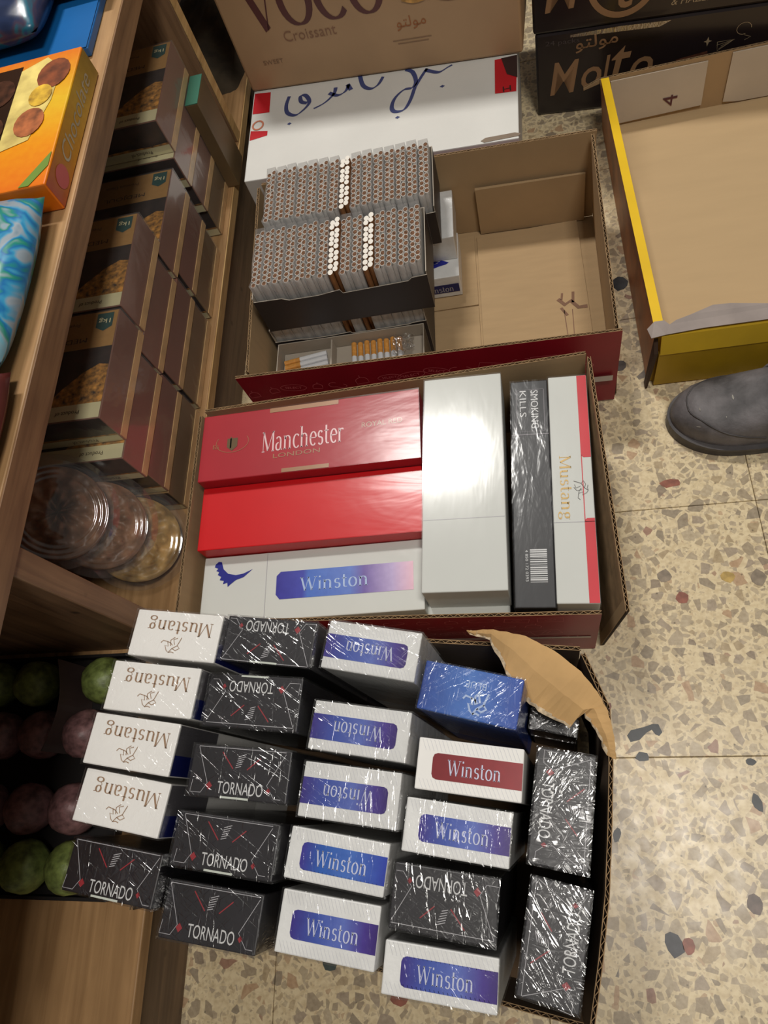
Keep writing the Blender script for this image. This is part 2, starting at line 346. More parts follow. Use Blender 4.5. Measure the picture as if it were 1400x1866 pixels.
# ------------------------------------------------------------------ floor
M_terr = terrazzo()
floor = MB(); floor.box(-1.3, 1.9, -0.8, 2.3, -0.03, -0.0035)
fl = floor.build('floor', mat('grout', (150, 132, 102), 0.9, 0.1)); fl['kind'] = 'structure'
P_ = 0.303
tile_me = None
for i in range(-5, 5):
    for j in range(-4, 7):
        x0 = 0.272 + i * P_; y0 = 0.058 + j * P_
        if x0 > 1.4 or x0 + P_ < -1.2 or y0 > 2.0 or y0 + P_ < -0.7: continue
        if tile_me is None:
            mb = MB(); g = 0.0004; mb.box(g, P_ - g, g, P_ - g, -0.0035, 0.0)
            o = mb.build('floor_tile', M_terr, fl, bevel=0.0006, segs=1); tile_me = o.data
        else:
            o = link('floor_tile', tile_me, fl)
        o.location = (x0, y0, 0)
def chip(x, y, w, h, rz, col, name, seed, n=9):
    r = random.Random(seed); mb = MB()
    pts = [(w / 2 * math.cos(2 * PI * k / n) * r.uniform(.75, 1.1), h / 2 * math.sin(2 * PI * k / n) * r.uniform(.75, 1.1)) for k in range(n)]
    c, s = math.cos(rz), math.sin(rz); pts = [(a * c - b * s, a * s + b * c) for a, b in pts]
    top = [(a, b, 0.0003) for a, b in pts]; bot = [(a, b, -0.001) for a, b in pts]
    mb.face(top)
    for k in range(n): mb.face([bot[k], bot[(k + 1) % n], top[(k + 1) % n], top[k]])
    mb.build('stone_chip', mat(name, col, 0.4, 0.15, 90), fl, (x, y, 0))
DK = (50, 52, 54)
for a in ((0.095, 0.059, .016, .012, 0, DK, 'dark_stone', 3), (0.057, -0.022, .009, .016, -.5, DK, 'dark_stone', 4),
          (0.206, 0.010, .010, .020, .3, DK, 'dark_stone', 5), (0.207, 0.052, .012, .008, 0, DK, 'dark_stone', 6), (0.100, -0.124, .021, .026, .3, (62, 62, 66), 'grey_stone', 7), (0.115, -0.125, .014, .018, 0, (140, 84, 66), 'red_stone', 8),
          (0.155, 0.730, .028, .030, .2, DK, 'dark_stone', 9), (0.166, 0.241, .017, .016, .4, (140, 78, 72), 'red_stone', 10), (0.175, 0.395, .028, .013, .05, (150, 92, 84), 'red_stone', 11), (0.222, 0.264, .018, .015, 0, (180, 150, 84), 'yellow_stone', 12),
          (0.063, 0.115, .012, .012, 0, (124, 70, 60), 'red_stone', 13), (0.150, 0.270, .02, .018, .6, (136, 122, 104), 'grey_stone_b', 14), (-0.27, -0.155, .018, .02, 0, (60, 72, 70), 'dark_green_stone', 15), (-0.19, -0.185, .024, .014, 0, (98, 52, 44), 'red_stone', 16), (0.135, 0.585, .024, .018, .3, (90, 84, 80), 'grey_stone_c', 17), (0.185, -0.085, .018, .02, .1, (106, 92, 84), 'grey_stone_d', 18), (0.255, 0.26, .02, .022, .1, (150, 134, 116), 'grey_stone_b', 19)):
    chip(*a)

mb = MB(); mb.face([(a - .1, b - .083, .0003) for a, b in ((0.081, 0.082), (0.084, 0.075), (0.094, 0.077), (0.103, 0.085), (0.109, 0.088), (0.112, 0.083), (0.116, 0.081), (0.120, 0.085), (0.117, 0.094), (0.111, 0.0945), (0.100, 0.091), (0.086, 0.088))]); mb.build('stone_chip', MATS['dark_stone'], fl, (.1, .083, 0))

# ------------------------------------------------------------------ corrugated board boxes
def wall(parent, A0, B0, A1, B1, nrm, m_out, m_in, th=0.004, name='side_wall', flutes=True, pitch=0.0085):
    """board between bottom edge A0-B0 and top edge A1-B1; nrm points out of the box"""
    A0, B0, A1, B1 = map(Vector, (A0, B0, A1, B1)); n = Vector(nrm).normalized() * th
    up = (A1 - A0).normalized() * 0.006
    mb = MB()
    lt = n * 0.16
    mb.hexa([A0 + n - lt, B0 + n - lt, B0 + n, A0 + n], [A1 + n - lt, B1 + n - lt, B1 + n, A1 + n], (1, 2, 2, 2, 0, 2))
    mb.hexa([A0, B0, B0 + lt, A0 + lt], [A1, B1, B1 + lt, A1 + lt], (1, 2, 1, 2, 2, 2))
    mb.hexa([A0 + lt, B0 + lt, B0 + n - lt, A0 + n - lt], [A1 + lt - up, B1 + lt - up, B1 + n - lt - up, A1 + n - lt - up], (3,) * 6)
    w = mb.build(name, [m_out, m_in, M_carddk, M_gap], parent)
    if flutes:
        L = (B1 - A1).length; k = max(2, int(L / pitch * 2)); fb = MB()
        e = (B1 - A1) / k; t = e.normalized() * 0.0009
        for i in range(k):
            p = A1 + e * i + (lt if i % 2 == 0 else n - lt); q = A1 + e * (i + 1) + (n - lt if i % 2 == 0 else lt)
            fb.face([p, q, q + t, p + t]); fb.face([p + t, q + t, q + t - up, p + t - up])
        f = fb.build('corrugation', M_carddk, w); f['kind'] = 'stuff'
    return w
def carton_box(name, label, cat, BL, BR, FR, FL, h, m_out, m_in, spread=(0, 0, 0, 0), heights=None, base_m=None, loc=None, trims=None):
    """open box of corrugated board; corners given in world x,y; spread leans each wall (back,right,front,left) outwards"""
    cx = sum(p[0] for p in (BL, BR, FR, FL)) / 4; cy = sum(p[1] for p in (BL, BR, FR, FL)) / 4
    t = thing(name, label, cat, (cx, cy, 0))
    l = lambda p, z: Vector((p[0] - cx, p[1] - cy, z))
    H = heights or (h, h, h, h)
    mb = MB(); mb.hexa([l(p, 0.0005) for p in (FL, FR, BR, BL)], [l(p, 0.004) for p in (FL, FR, BR, BL)], (0, 1, 0, 0, 0, 0))
    mb.build('base_panel', [m_out, m_in], t)
    ws = []
    for k, (A, B) in enumerate(((BL, BR), (BR, FR), (FR, FL), (FL, BL))):
        if H[k] <= 0: ws.append(None); continue
        a = l(A, 0.0045); b = l(B, 0.0045); d = (b - a).normalized(); n = Vector((-d.y, d.x, 0)) if False else Vector((d.y * -1, d.x, 0))
        if n.dot((a + b) / 2) < 0: n = -n
        # keep the side boards just inside the front/back boards
        if k in (1, 3): a += d * 0.0045; b -= d * 0.0045
        o = n * spread[k]
        hz = Vector((0, 0, H[k] - 0.0045))
        ws.append(wall(t, a, b, a + hz + o, b + hz + o, n, m_out, m_in))
    return t, ws, l

def doodles(t, A, B, z0, z1, n, seed, lift=0.0006):
    """line drawings printed on the red board: ovals with a word, envelopes, clouds"""
    A = Vector(A); B = Vector(B); ux = (B - A).normalized(); pr = Print((A.x, A.y, 0), ux, (0, 0, 1), lift)
    if pr.n.dot(Vector(n)) < 0: pr.n = -pr.n
    r = random.Random(seed); L = (B - A).length; x = 0.02; k = 0; z = z0 + .018
    while z < z1 - 0.012:
        x = 0.012 + r.random() * .02
        while x < L - 0.03:
            zz = z + r.uniform(-.003, .003); s = r.uniform(.008, .0115); k = r.randrange(4); tl = r.uniform(-20, 20)
            c, sn = math.cos(math.radians(tl)), math.sin(math.radians(tl))
            T = lambda pts: [(x + a * c - b * sn, zz + a * sn + b * c) for a, b in pts]
            if k == 0:
                pr.line(T(arc(0, 0, s * 1.9, s * .8, 0, 360, 18)), .0007); pr.text('SELECT', x, zz, s * 2.4, s * .55, tl)
            elif k == 1:
                pr.line(T([(-s * 1.4, -s * .8), (s * 1.4, -s * .8), (s * 1.4, s * .8), (-s * 1.4, s * .8), (-s * 1.4, -s * .8)]), .0007)
                pr.line(T([(-s * .6, -s * .3), (s * .2, s * .5)]), .0006); pr.line(T([(-s * .1, -s * .4), (s * .6, s * .3)]), .0006)
            elif k == 2:
                pr.line(T(arc(-s * .7, 0, s * .7, s * .6, 60, 300, 10) + arc(s * .5, -.2 * s, s * .8, s * .5, 240, 430, 10)), .0007)
            else:
                pr.line(T(arc(0, -s * .2, s * .8, s * .7, 0, 180, 10) + [(-s * .8, -s * .8), (s * .8, -s * .8), (s * .8, -s * .2)]), .0007)
                pr.line(T([(0, s * .5), (0, s)]), .0006)
            x += s * 3.1 + r.uniform(0.002, .007)
        z += 0.026
    return pr.build('line_pattern', M_redl, t)

# box with the cigarette displays (far red box)
b1, w1, l1 = carton_box('cardboard_box', 'open red-printed corrugated box holding cigarette display trays, mostly empty on its right', 'cardboard box',
                        (-0.368, 0.893), (0.131, 0.868), (0.122, 0.533), (-0.3575, 0.541), 0.158, M_red, M_cardin, (0, -.008, 0, .002))
doodles(b1, l1((-0.380, 0.5355), 0)[:], l1((0.114, 0.5275), 0)[:], 0.0, .158, (0, -1, 0), 3)
# the front board runs on past the left corner as a tucked flap
wall(b1, l1((-0.3575, .541), .0045), l1((-0.378, .5414), .0045), l1((-0.3575, .541), .158), l1((-0.378, .5414), .158), (0, -1, 0), M_red, M_cardin, name='corner_flap')
pr = Print(l1((0.02, 0.5283), 0), (1, -0.02, 0), (0, 0, 1), .0009); pr.rect(.06, .096, .058, .070); pr.build('white_stripe', M_stripe, b1)
mb = MB(); p0 = l1((-0.360, .8885), 0); mb.hexa([l1((-.045, .868), .006), l1((.117, .861), .006), l1((.117, .8645), .006), l1((-.045, .873), .006)], [l1((-.045, .868), .095), l1((.117, .861), .095), l1((.117, .8645), .095), l1((-.045, .873), .095)])
mb.build('inner_flap', M_cardin, b1)
for x0, x1, y0, y1 in ((-0.052, 0.106, .55, .862), (-0.345, -0.056, .55, .722), (-0.345, -0.056, .726, .866)):
    mb = MB(); mb.hexa([l1(p, .0045) for p in ((x0, y0), (x1, y0), (x1, y1), (x0, y1))], [l1(p, .0075 if x0 > -.1 else .0065) for p in ((x0, y0), (x1, y0), (x1, y1), (x0, y1))]); mb.build('bottom_flap', M_cardin, b1)
res = Print(l1((0, 0), .0078), (1, 0, 0), (0, 1, 0), .0002)
c0 = l1((0, 0), 0)
for pts, w in (([(0.063, 0.712), (0.072, 0.700), (0.081, 0.706), (0.091, 0.692), (0.104, 0.692)], .006), ([(.084, .702), (.086, .722)], .004), ([(.068, .71), (.07, .722)], .003), ([(.07, .69), (.071, .64)], .0012), ([(.082, .69), (.08, .64)], .0012), ([(.066, .695), (.074, .68)], .004)):
    res.line(pts, w)
res.build('tape_residue', mat('dried_glue', (126, 92, 70), 0.3, 0.1), b1)

# box with the lying cartons (near red box)
b2, w2, l2 = carton_box('cardboard_box', 'open red-printed corrugated box packed with flat-lying cigarette cartons', 'cardboard box',
                        (-0.412, 0.484), (0.0755, 0.4965), (0.057, 0.1875), (-0.412, 0.2035), 0.167, M_red, M_cardin, (0, .008, 0, .003), heights=(.167, 0, .167, .167))
wall(b2, l2((.0745, .490), .0045), l2((.0640, .187), .0045), l2((.0765, .4925), .167), l2((.0800, .1855), .167), (1, -.02, 0), M_red, M_cardin)
doodles(b2, l2((-0.41, 0.1985), 0)[:], l2((0.052, 0.1835), 0)[:], 0.055, .167, (0, -1, 0), 5)
doodles(b2, l2((-0.41, 0.1985), 0)[:], l2((0.052, 0.1835), 0)[:], -0.01, .068, (0, -1, 0), 6)
pr = Print(l2((-.41, 0.1991), 0), (.462, -.015, 0), (0, 0, 1), .0012); pr.rect(.02, .460, .066, .073); pr.build('white_stripe', M_stripe, b2)

# ------------------------------------------------------------------ box with standing cartons
tb, wt, lt_ = carton_box('torn_cardboard_box', 'brown corrugated box with a torn lid edge, filled with upright cigarette cartons', 'cardboard box',
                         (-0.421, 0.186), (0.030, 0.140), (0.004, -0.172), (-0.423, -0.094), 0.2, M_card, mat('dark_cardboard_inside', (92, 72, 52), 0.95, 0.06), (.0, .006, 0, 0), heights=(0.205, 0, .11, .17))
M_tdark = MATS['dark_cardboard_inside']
rt = [(0.030, 0.135, .215), (0.046, 0.085, .220), (0.043, 0.040, .220), (0.036, -0.010, .220), (0.028, -0.060, .218), (0.018, -0.105, .216), (0.004, -0.160, .21)]
for k in range(len(rt) - 1):
    a, b = rt[k], rt[k + 1]; d = (Vector(b) - Vector(a)).normalized(); n = (-d.y, d.x, 0)
    if n[0] < 0: n = (d.y, -d.x, 0)
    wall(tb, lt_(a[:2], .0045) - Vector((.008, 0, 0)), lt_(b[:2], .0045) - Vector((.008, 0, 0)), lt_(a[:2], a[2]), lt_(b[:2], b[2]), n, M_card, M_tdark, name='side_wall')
# torn, folded lid strip along the far right corner
outer = [(-0.075, 0.163, .213), (-0.048, 0.160, .224), (-0.018, 0.151, .228), (0.006, 0.136, .230), (0.028, 0.116, .230), (0.040, 0.098, .229), (0.047, 0.082, .227), (0.050, 0.060, .224), (0.049, 0.042, .221)]
inner = [(-0.072, 0.159, .212), (-0.052, 0.150, .222), (-0.040, 0.122, .224), (-0.030, 0.100, .222), (-0.013, 0.084, .220), (0.013, 0.069, .215), (0.024, 0.086, .220), (0.035, 0.066, .222), (0.042, 0.046, .219)]
mid = [((a[0] + b[0]) / 2, (a[1] + b[1]) / 2, (a[2] + b[2]) / 2 + .004 * (1 if 0 < i < 8 else 0)) for i, (a, b) in enumerate(zip(outer, inner))]
mb = MB()
rr = random.Random(4)
def dense(ch, jit):
    out = []
    for i in range(len(ch) - 1):
        for k in range(5):
            f = k / 5; p = [ch[i][q] * (1 - f) + ch[i + 1][q] * f for q in range(3)]
            if k: p = [p[0] + rr.uniform(-jit, jit), p[1] + rr.uniform(-jit, jit), p[2] + rr.uniform(-jit, jit) * .5]
            out.append(p)
    return out + [list(ch[-1])]
O_, M2_, I_ = dense(outer, .0005), dense(mid, .0004), dense(inner, .0014)
for A, B in ((O_, M2_), (M2_, I_)):
    for i in range(len(A) - 1): mb.face([lt_(p[:2], p[2]) for p in (A[i], A[i + 1], B[i + 1], B[i])])
fo = mb.build('torn_flap', mat('kraft_paper', (190, 152, 100), 0.8, 0.08, 20, 0.3, 40), tb, smooth=False)
so = fo.modifiers.new('thickness', 'SOLIDIFY'); so.thickness = 0.0022
mb = MB()   # frayed inner liner peeling along the tear
for i in range(len(I_) - 1):
    a, b = I_[i], I_[i + 1]; w = rr.uniform(.001, .0045)
    mb.face([lt_(a[:2], a[2] + .0008), lt_(b[:2], b[2] + .0008), lt_((b[0] + w * .4, b[1] + w), b[2] + .0028), lt_((a[0] + w * .3, a[1] + w), a[2] + .0022)])
mb.build('frayed_edge', mat('torn_paper', (196, 176, 146), 0.95, 0.2, 200), tb)['kind'] = 'stuff'

# ------------------------------------------------------------------ standing cartons
M_band = gradient('violet_blue_band', [(0.0, (58, 44, 130)), (0.3, (62, 84, 168)), (0.6, (92, 110, 186)), (0.85, (70, 50, 140)), (1.0, (54, 30, 110))])
M_band2 = gradient('blue_band', [(0.0, (60, 48, 140)), (0.25, (44, 92, 176)), (0.6, (70, 110, 190)), (1.0, (40, 60, 165))])
M_band3 = gradient('dark_red_band', [(0.0, (120, 22, 30)), (1.0, (140, 20, 30))])
M_mwhite = mat('matt_white_board', (232, 230, 226), 0.5, 0.02)
M_blk2 = mat('black_carton_board', (32, 30, 35), 0.4, 0.12, 30)
M_blue = gradient('blue_carton_glare', [(0.0, (30, 66, 150)), (0.5, (70, 118, 196)), (1.0, (28, 72, 166))])  # plain blue, its whitish glare painted in as a lighter middle
M_grey = mat('grey_white_print', (176, 174, 178), 0.4, 0.06); M_gpanel = mat('shaded_grey_panel', (92, 90, 94), 0.4, 0.1)  # side panel grey darkened: shade between the columns painted into it
def upright(nm, x, y, zt, l, s, yaw, kind, label, rot=0, tab=0):
    z0 = 0.0055
    t = thing('cigarette_carton', label, 'carton', (x, y, z0), math.radians(yaw), 'cigarette cartons standing upright in the torn cardboard box')
    h = zt - z0
    body = {'mustang': M_mwhite, 'winston': M_white2, 'red': M_mwhite, 'tornado': M_blk2, 'blue': M_blue}[kind]
    mb = MB(); mb.box(-l / 2, l / 2, -s / 2, s / 2, 0, h); b = mb.build('carton_body', body, t, bevel=.0011)
    D = lambda lift=.0003: Print((0, 0, h), (1, 0, 0), (0, 1, 0), lift)
    sg = -1 if rot == 180 else 1
    if kind == 'mustang':
        D().text('Mustang', .003, .0085, .066, .0165, 180, serif=True).build('brand_lettering', M_tan, t)
        p = D()
        for q in HORSE: p.line([(-.002 - a * .019, -.0085 - b_ * .015) for a, b_ in q], .0007)
        p.build('horse_emblem', M_tan, t)
        for zz0, zz1, yy0, yy1, m_, nm_ in ((h - .075, h - .002, -s / 2 + .001, -s / 2 + .018, M_navy, 'navy_panel'), (h - .075, h - .002, -s / 2 + .018, s / 2 - .001, M_gpanel, 'grey_panel')):
            q = Print((l / 2, 0, 0), (0, 1, 0), (0, 0, 1), .0003); q.rect(yy0, yy1, zz0, zz1); q.build(nm_, m_, t)
    elif kind in ('winston', 'red'):
        p = D(); x0, x1 = (-.031, l / 2 - .0005) if rot == 0 else (-l / 2 + .0005, .033)
        y0, y1 = (-.0115, .0095)
        if rot == 0: pts = [(x0 + .004, y0), (x1, y0), (x1, y1), (x0 + .004, y1), (x0 + .0012, y1 - .0012), (x0, y1 - .004), (x0, y0 + .004), (x0 + .0012, y0 + .0012)]
        else: pts = [(x0, y0), (x1 - .004, y0), (x1 - .0012, y0 + .0012), (x1, y0 + .004), (x1, y1 - .004), (x1 - .0012, y1 - .0012), (x1 - .004, y1), (x0, y1)]
        p.poly(pts); p.build('colour_band', M_band3 if kind == 'red' else (M_band2 if nm == 'w4' else M_band), t)
        D(.0006).text('Winston', (.004 if rot == 0 else -.001), -.001, .044, .0125, rot, serif=True).build('brand_lettering', mat('lilac_white_print', (196, 200, 222), .4), t)
        q = D(.0003)     # fine slanting rules across the white board
        for k in range(24):
            xx = -l / 2 + .003 + k * (l - .01) / 23
            q.line([(xx, s / 2 - .001), (xx + .004, s / 2 - .010)], .00035)
            q.line([(xx, -s / 2 + .009), (xx + .004, -s / 2 + .001)], .00035)
        q.build('fine_rules', mat('pale_grey_print', (200, 200, 204), .4), t)
    elif kind == 'tornado':
        D().text('TORNADO', sg * .003, sg * -.0125, .042, .0098, rot).build('brand_lettering', M_ink, t)
        p = D()
        for q in ([(-.041, .019), (-.028, -.010), (-.033, -.018), (-.043, -.018), (-.042, -.008)], [(.041, .018), (.027, -.008), (.035, -.018), (.041, -.018)], [(-.041, .0195), (.041, .0195)]):
            p.line([(sg * a, sg * c) for a, c in q], .0005)
        for k in range(6): p.line([(sg * (-.004 + .0003 * k), sg * (.004 + k * .0018)), (sg * (.001 + .0007 * k), sg * (.0055 + k * .002))], .0006)
        p.build('line_emblem', M_grey, t)
        p = D()
        p.poly([(sg * a, sg * c) for a, c in ((-.029, -.012), (-.026, -.0085), (-.023, -.012), (-.026, -.0155))])
        p.poly([(sg * a, sg * c) for a, c in ((.027, -.012), (.029, -.0095), (.031, -.012), (.029, -.0145))])
        p.line([(sg * -.018, sg * .016), (sg * -.006, sg * .003)], .0009); p.line([(sg * .018, sg * .013), (sg * .007, sg * .003)], .0009)
        p.build('red_emblem', M_redink, t)
    elif kind == 'blue':
        D().text('BLUE', .004, .008, .018, .006, 180).build('brand_lettering', mat('pale_blue_print', (170, 190, 225), .4), t)
        p = D()
        for q in HORSE: p.line([(.006 - a * .02, -.006 - b_ * .02) for a, b_ in q], .0018)
        p.build('emblem', MATS['pale_blue_print'], t)
    if tab:
        p = Print((0, 0, h), (1, 0, 0), (0, 1, 0), .0005); yy = -s / 2 + .001 if tab < 0 else s / 2 - .001
        p.rect(-.014, .012, yy - .0008, yy + .0008); p.build('tear_strip', mat('tear_strip_white', (200, 206, 196), .4), t)
    if kind != 'red':
        mb = MB(); e = .0009; mb.box(-l / 2 - e, l / 2 + e, -s / 2 - e, s / 2 + e, h * .35, h + e + .0006); mb.f.pop(0); mb.m.pop(0)
        w = mb.build('plastic_wrap', film('shiny_wrap', .09, 30, .6, crease=.9, rough=.15) if nm in ('r1', 'r2', 'b', 'w1', 'w2') else F_pack if kind in ('tornado', 'blue') or nm in ('w1', 'w2', 'w3') else film('soft_wrap', 0.03, 40, .6, crease=.6), t)
    return t
UP = [
 ('m1', -0.3295, 0.1480, 0.314, 0.0883, 0.0430, -7.7, 'mustang', 180, 0, 'white carton with upside-down bronze lettering, farthest in the leftmost column'),
 ('m2', -0.3491, 0.1015, 0.309, 0.0889, 0.0440, -7.4, 'mustang', 180, 0, 'white carton with upside-down bronze lettering, second from the back in the leftmost column'),
 ('m3', -0.3646, 0.0553, 0.305, 0.0868, 0.0439, -8.5, 'mustang', 180, 0, 'white carton with upside-down bronze lettering, third from the back in the leftmost column'),
 ('m4', -0.3703, 0.0076, 0.299, 0.0857, 0.0435, -9.6, 'mustang', 180, 0, 'nearest white bronze-lettered carton of the leftmost column, beside a black one'),
 ('t0', -0.3740, -0.0471, 0.292, 0.0871, 0.0410, -8.4, 'tornado', 0, -1, 'black wrapped carton at the near end of the leftmost column, above the bare shelf board'),
 ('t1', -0.2419, 0.1403, 0.305, 0.0861, 0.0407, -7.6, 'tornado', 180, -1, 'black wrapped carton, farthest in the second column, beside the farthest white one'),
 ('t2', -0.2568, 0.0890, 0.296, 0.0895, 0.0457, -5.3, 'tornado', 180, 1, 'black wrapped carton with upside-down lettering, second from the back in the second column'),
 ('t3', -0.2672, 0.0307, 0.289, 0.0920, 0.0423, -5.1, 'tornado', 0, -1, 'black wrapped carton in the middle of the second column'),
 ('t4', -0.2787, -0.0254, 0.282, 0.0943, 0.0432, -6.9, 'tornado', 0, -1, 'black wrapped carton, second from the near end of the second column'),
 ('t5', -0.2880, -0.0785, 0.276, 0.0872, 0.0433, -6.8, 'tornado', 0, 0, 'black wrapped carton at the near end of the second column'),
 ('w1', -0.1507, 0.1307, 0.291, 0.0858, 0.0428, -11.1, 'winston', 180, 0, 'white carton with violet band, farthest in the middle column, standing apart and crinkled'),
 ('w2', -0.1623, 0.0642, 0.283, 0.0871, 0.0409, -8.8, 'winston', 180, 0, 'white carton with upside-down violet band, second from the back in the middle column'),
 ('w3', -0.1720, 0.0137, 0.276, 0.0857, 0.0440, -7.3, 'winston', 180, 0, 'white carton with upside-down violet band, third from the back in the middle column'),
 ('w4', -0.1836, -0.0363, 0.270, 0.0859, 0.0394, -8.9, 'winston', 0, 0, 'white carton with a brighter blue band, second from the near end of the middle column'),
 ('w5', -0.1917, -0.0860, 0.263, 0.0840, 0.0457, -7.5, 'winston', 0, 0, 'white carton with violet band at the near end of the middle column'),
 ('b', -0.0674, 0.0929, 0.275, 0.0859, 0.0418, -13.7, 'blue', 180, 0, 'bright blue wrapped carton standing askew beside the torn flap'),
 ('wr', -0.0720, 0.0333, 0.266, 0.0886, 0.0416, -7.6, 'red', 0, 0, 'white carton with a dark red band, just in front of the blue carton'),
 ('wb', -0.0850, -0.0143, 0.261, 0.0877, 0.0415, -8.2, 'winston', 0, 0, 'white carton with violet band directly in front of the dark red banded one'),
 ('t6', -0.0981, -0.0664, 0.255, 0.0856, 0.0481, -7.4, 'tornado', 180, 0, 'black wrapped carton between two white violet-banded ones in the fourth column'),
 ('w6', -0.1040, -0.1169, 0.248, 0.0908, 0.0374, -6.2, 'winston', 0, 0, 'white carton with violet band nearest the viewer in the fourth column'),
 ('r1', 0.0006, 0.0030, 0.253, 0.0889, 0.0473, 79.7, 'tornado', 180, 0, 'black glossy carton turned sideways by the right wall, farther of two'),
 ('r2', -0.0144, -0.0923, 0.241, 0.0845, 0.0474, 77.1, 'tornado', 0, 0, 'black glossy carton turned sideways by the right wall, nearer of two'),
]
for (nm, x, y, zt, l, s, yaw, kind, rot, tab, label) in UP: upright(nm, x, y, zt, l, s, yaw, kind, label, rot, tab)
# two lower, half hidden cartons
t = thing('cigarette_carton', 'dark carton sunk deep in the corner under the torn flap', 'carton', (0.004, 0.098, .0055), math.radians(-12), 'cigarette cartons standing upright in the torn cardboard box')
mb = MB(); mb.box(-.022, .022, -.028, .028, 0, .165); mb.build('carton_body', M_blk2, t, bevel=.001)
p = Print((0, 0, .165), (1, 0, 0), (0, 1, 0)); p.poly([(0, -.006), (.005, 0), (0, .006), (-.005, 0)]); p.build('red_emblem', M_redink, t)
mb = MB(); mb.box(-.023, .023, -.029, .029, .1, .1665); mb.build('plastic_wrap', F_pack, t)

# ------------------------------------------------------------------ lying cartons
G2 = 'cigarette cartons lying in the near red box'
def lying(label, cx, cy, z0, z1, L, W, yaw, m, wrap=None, group=G2, bev=.0012, edge=None):
    t = thing('cigarette_carton', label, 'carton', (cx, cy, z0), math.radians(yaw), group)
    mb = MB(); mb.box(-L / 2, L / 2, -W / 2, W / 2, 0, z1 - z0); mb.build('carton_body', m, t, bevel=bev)
    if wrap:
        e = .0007; mb = MB(); mb.box(-L / 2 - e, L / 2 + e, -W / 2 - e, W / 2 + e, .002, z1 - z0 + e + .0004); mb.f.pop(0); mb.m.pop(0); mb.build('plastic_wrap', wrap, t)
    return t, z1 - z0
M_man = mat('crimson_carton', (168, 32, 44), 0.5, 0.03, spec=.3)
M_rd = mat('bright_red_carton', (206, 14, 22), 0.5, 0.02, spec=.3)
M_wc = mat('white_glossy_carton', (206, 208, 203), 0.6, 0.012, spec=.3)
M_hid = mat('plain_carton', (205, 205, 198), 0.4, 0.04)
hidden = 'plain carton lying in a lower layer of the near red box'
def under(cx, cy, L, W, yaw, zs, m=None):
    for a, b in zs: lying(hidden, cx, cy, a, b, L, W, yaw, m or M_hid)
under(-.2635, .4225, .280, .093, 0, ((.0045, .0625), (.063, .1205)))
t, h = lying('crimson carton with white serif lettering and gold emblem, topmost at the back left', -.2635, .4225, .121, .179, .281, .094, 0.4, M_man, F_tight)
Print((0, 0, h), (1, 0, 0), (0, 1, 0)).text('Manchester', -.005, .0, .105, .030, 1, serif=True).build('brand_lettering', mat('rosy_white_print', (226, 190, 192), .4), t)
p = Print((0, 0, h), (1, 0, 0), (0, 1, 0)); p.text('ROYAL RED', .095, .006, .05, .007, 1); p.text('LONDON', -.012, -.022, .06, .006, 1)
p.rect(-.05, .04, .040, .0462); p.rect(-.03, .03, -.0462, -.041)
p.line(arc(-.098, .004, .022, .014, 150, 390, 14), .0006); p.text('EST', -.12, .0, .006, .008, 90)
p.build('gold_print', mat('dull_gold_print', (160, 112, 72), .4), t)
p = Print((0, 0, h), (1, 0, 0), (0, 1, 0)); p.poly([(-.105, .010), (-.091, .010), (-.091, -.002), (-.098, -.008), (-.105, -.002)]); p.line([(-.100, .012), (-.100, -.004)], .002)
p.build('shield_emblem', mat('dark_gold_print', (98, 74, 36), .4), t)
under(-.264, .3305, .280, .082, 0, ((.0045, .0545), (.055, .1065)))
t, h = lying('plain bright red carton lying between the crimson one and the white one', -.264, .3330, .107, .161, .279, .0835, 0.3, M_rd, F_tight)
under(-.267, .2485, .272, .082, 0, ((.0045, .0465), (.047, .0905)))
t, h = lying('white carton with a blue eagle and blue-violet band, nearest on the left', -.2655, .2480, .091, .139, .274, .0840, 0.5, M_wc, film('clean_wrap', .03, 18, .15, crease=.02))
p = Print((0, 0, h), (1, 0, 0), (0, 1, 0));  p.poly([(-.098 + a * .040, .018 + b * .034) for a, b in ((-.60, .42), (-.50, .52), (-.40, .50), (-.32, .22), (-.16, .04), (.10, -.04), (.35, .0), (.64, .14), (.36, -.14), (.12, -.22), (-.02, -.34), (-.14, -.46), (-.16, -.30), (-.30, -.34), (-.28, -.22), (-.42, -.18), (-.38, -.06), (-.50, .02), (-.46, .12), (-.56, .18), (-.50, .26), (-.62, .32))]); p.build('eagle_emblem', M_eagle, t)
p = Print((0, 0, h), (1, 0, 0), (0, 1, 0)); p.poly([(-.036, -.018), (.125, -.018), (.125, .016), (-.036, .016), (-.041, .011), (-.041, -.012)])
p.build('colour_band', gradient('blue_violet_fade_band', [(0.0, (52, 48, 150)), (0.2, (60, 66, 170)), (0.24, (70, 110, 196)), (.55, (90, 120, 200)), (.65, (104, 80, 160)), (.85, (180, 160, 205)), (1, (226, 180, 196))]), t)
Print((0, 0, h), (1, 0, 0), (0, 1, 0), .0007).text('Winston', .03, -.001, .082, .017, 1, serif=True).build('brand_lettering', mat('pale_blue_print', (170, 190, 225), .4), t)
p = Print((0, 0, h), (1, 0, 0), (0, 1, 0)); p.text('20 KING SIZE', -.105, -.036, .036, .0055); p.rect(-.0545, -.0538, -.042, .042); p.build('small_print', M_grey, t)
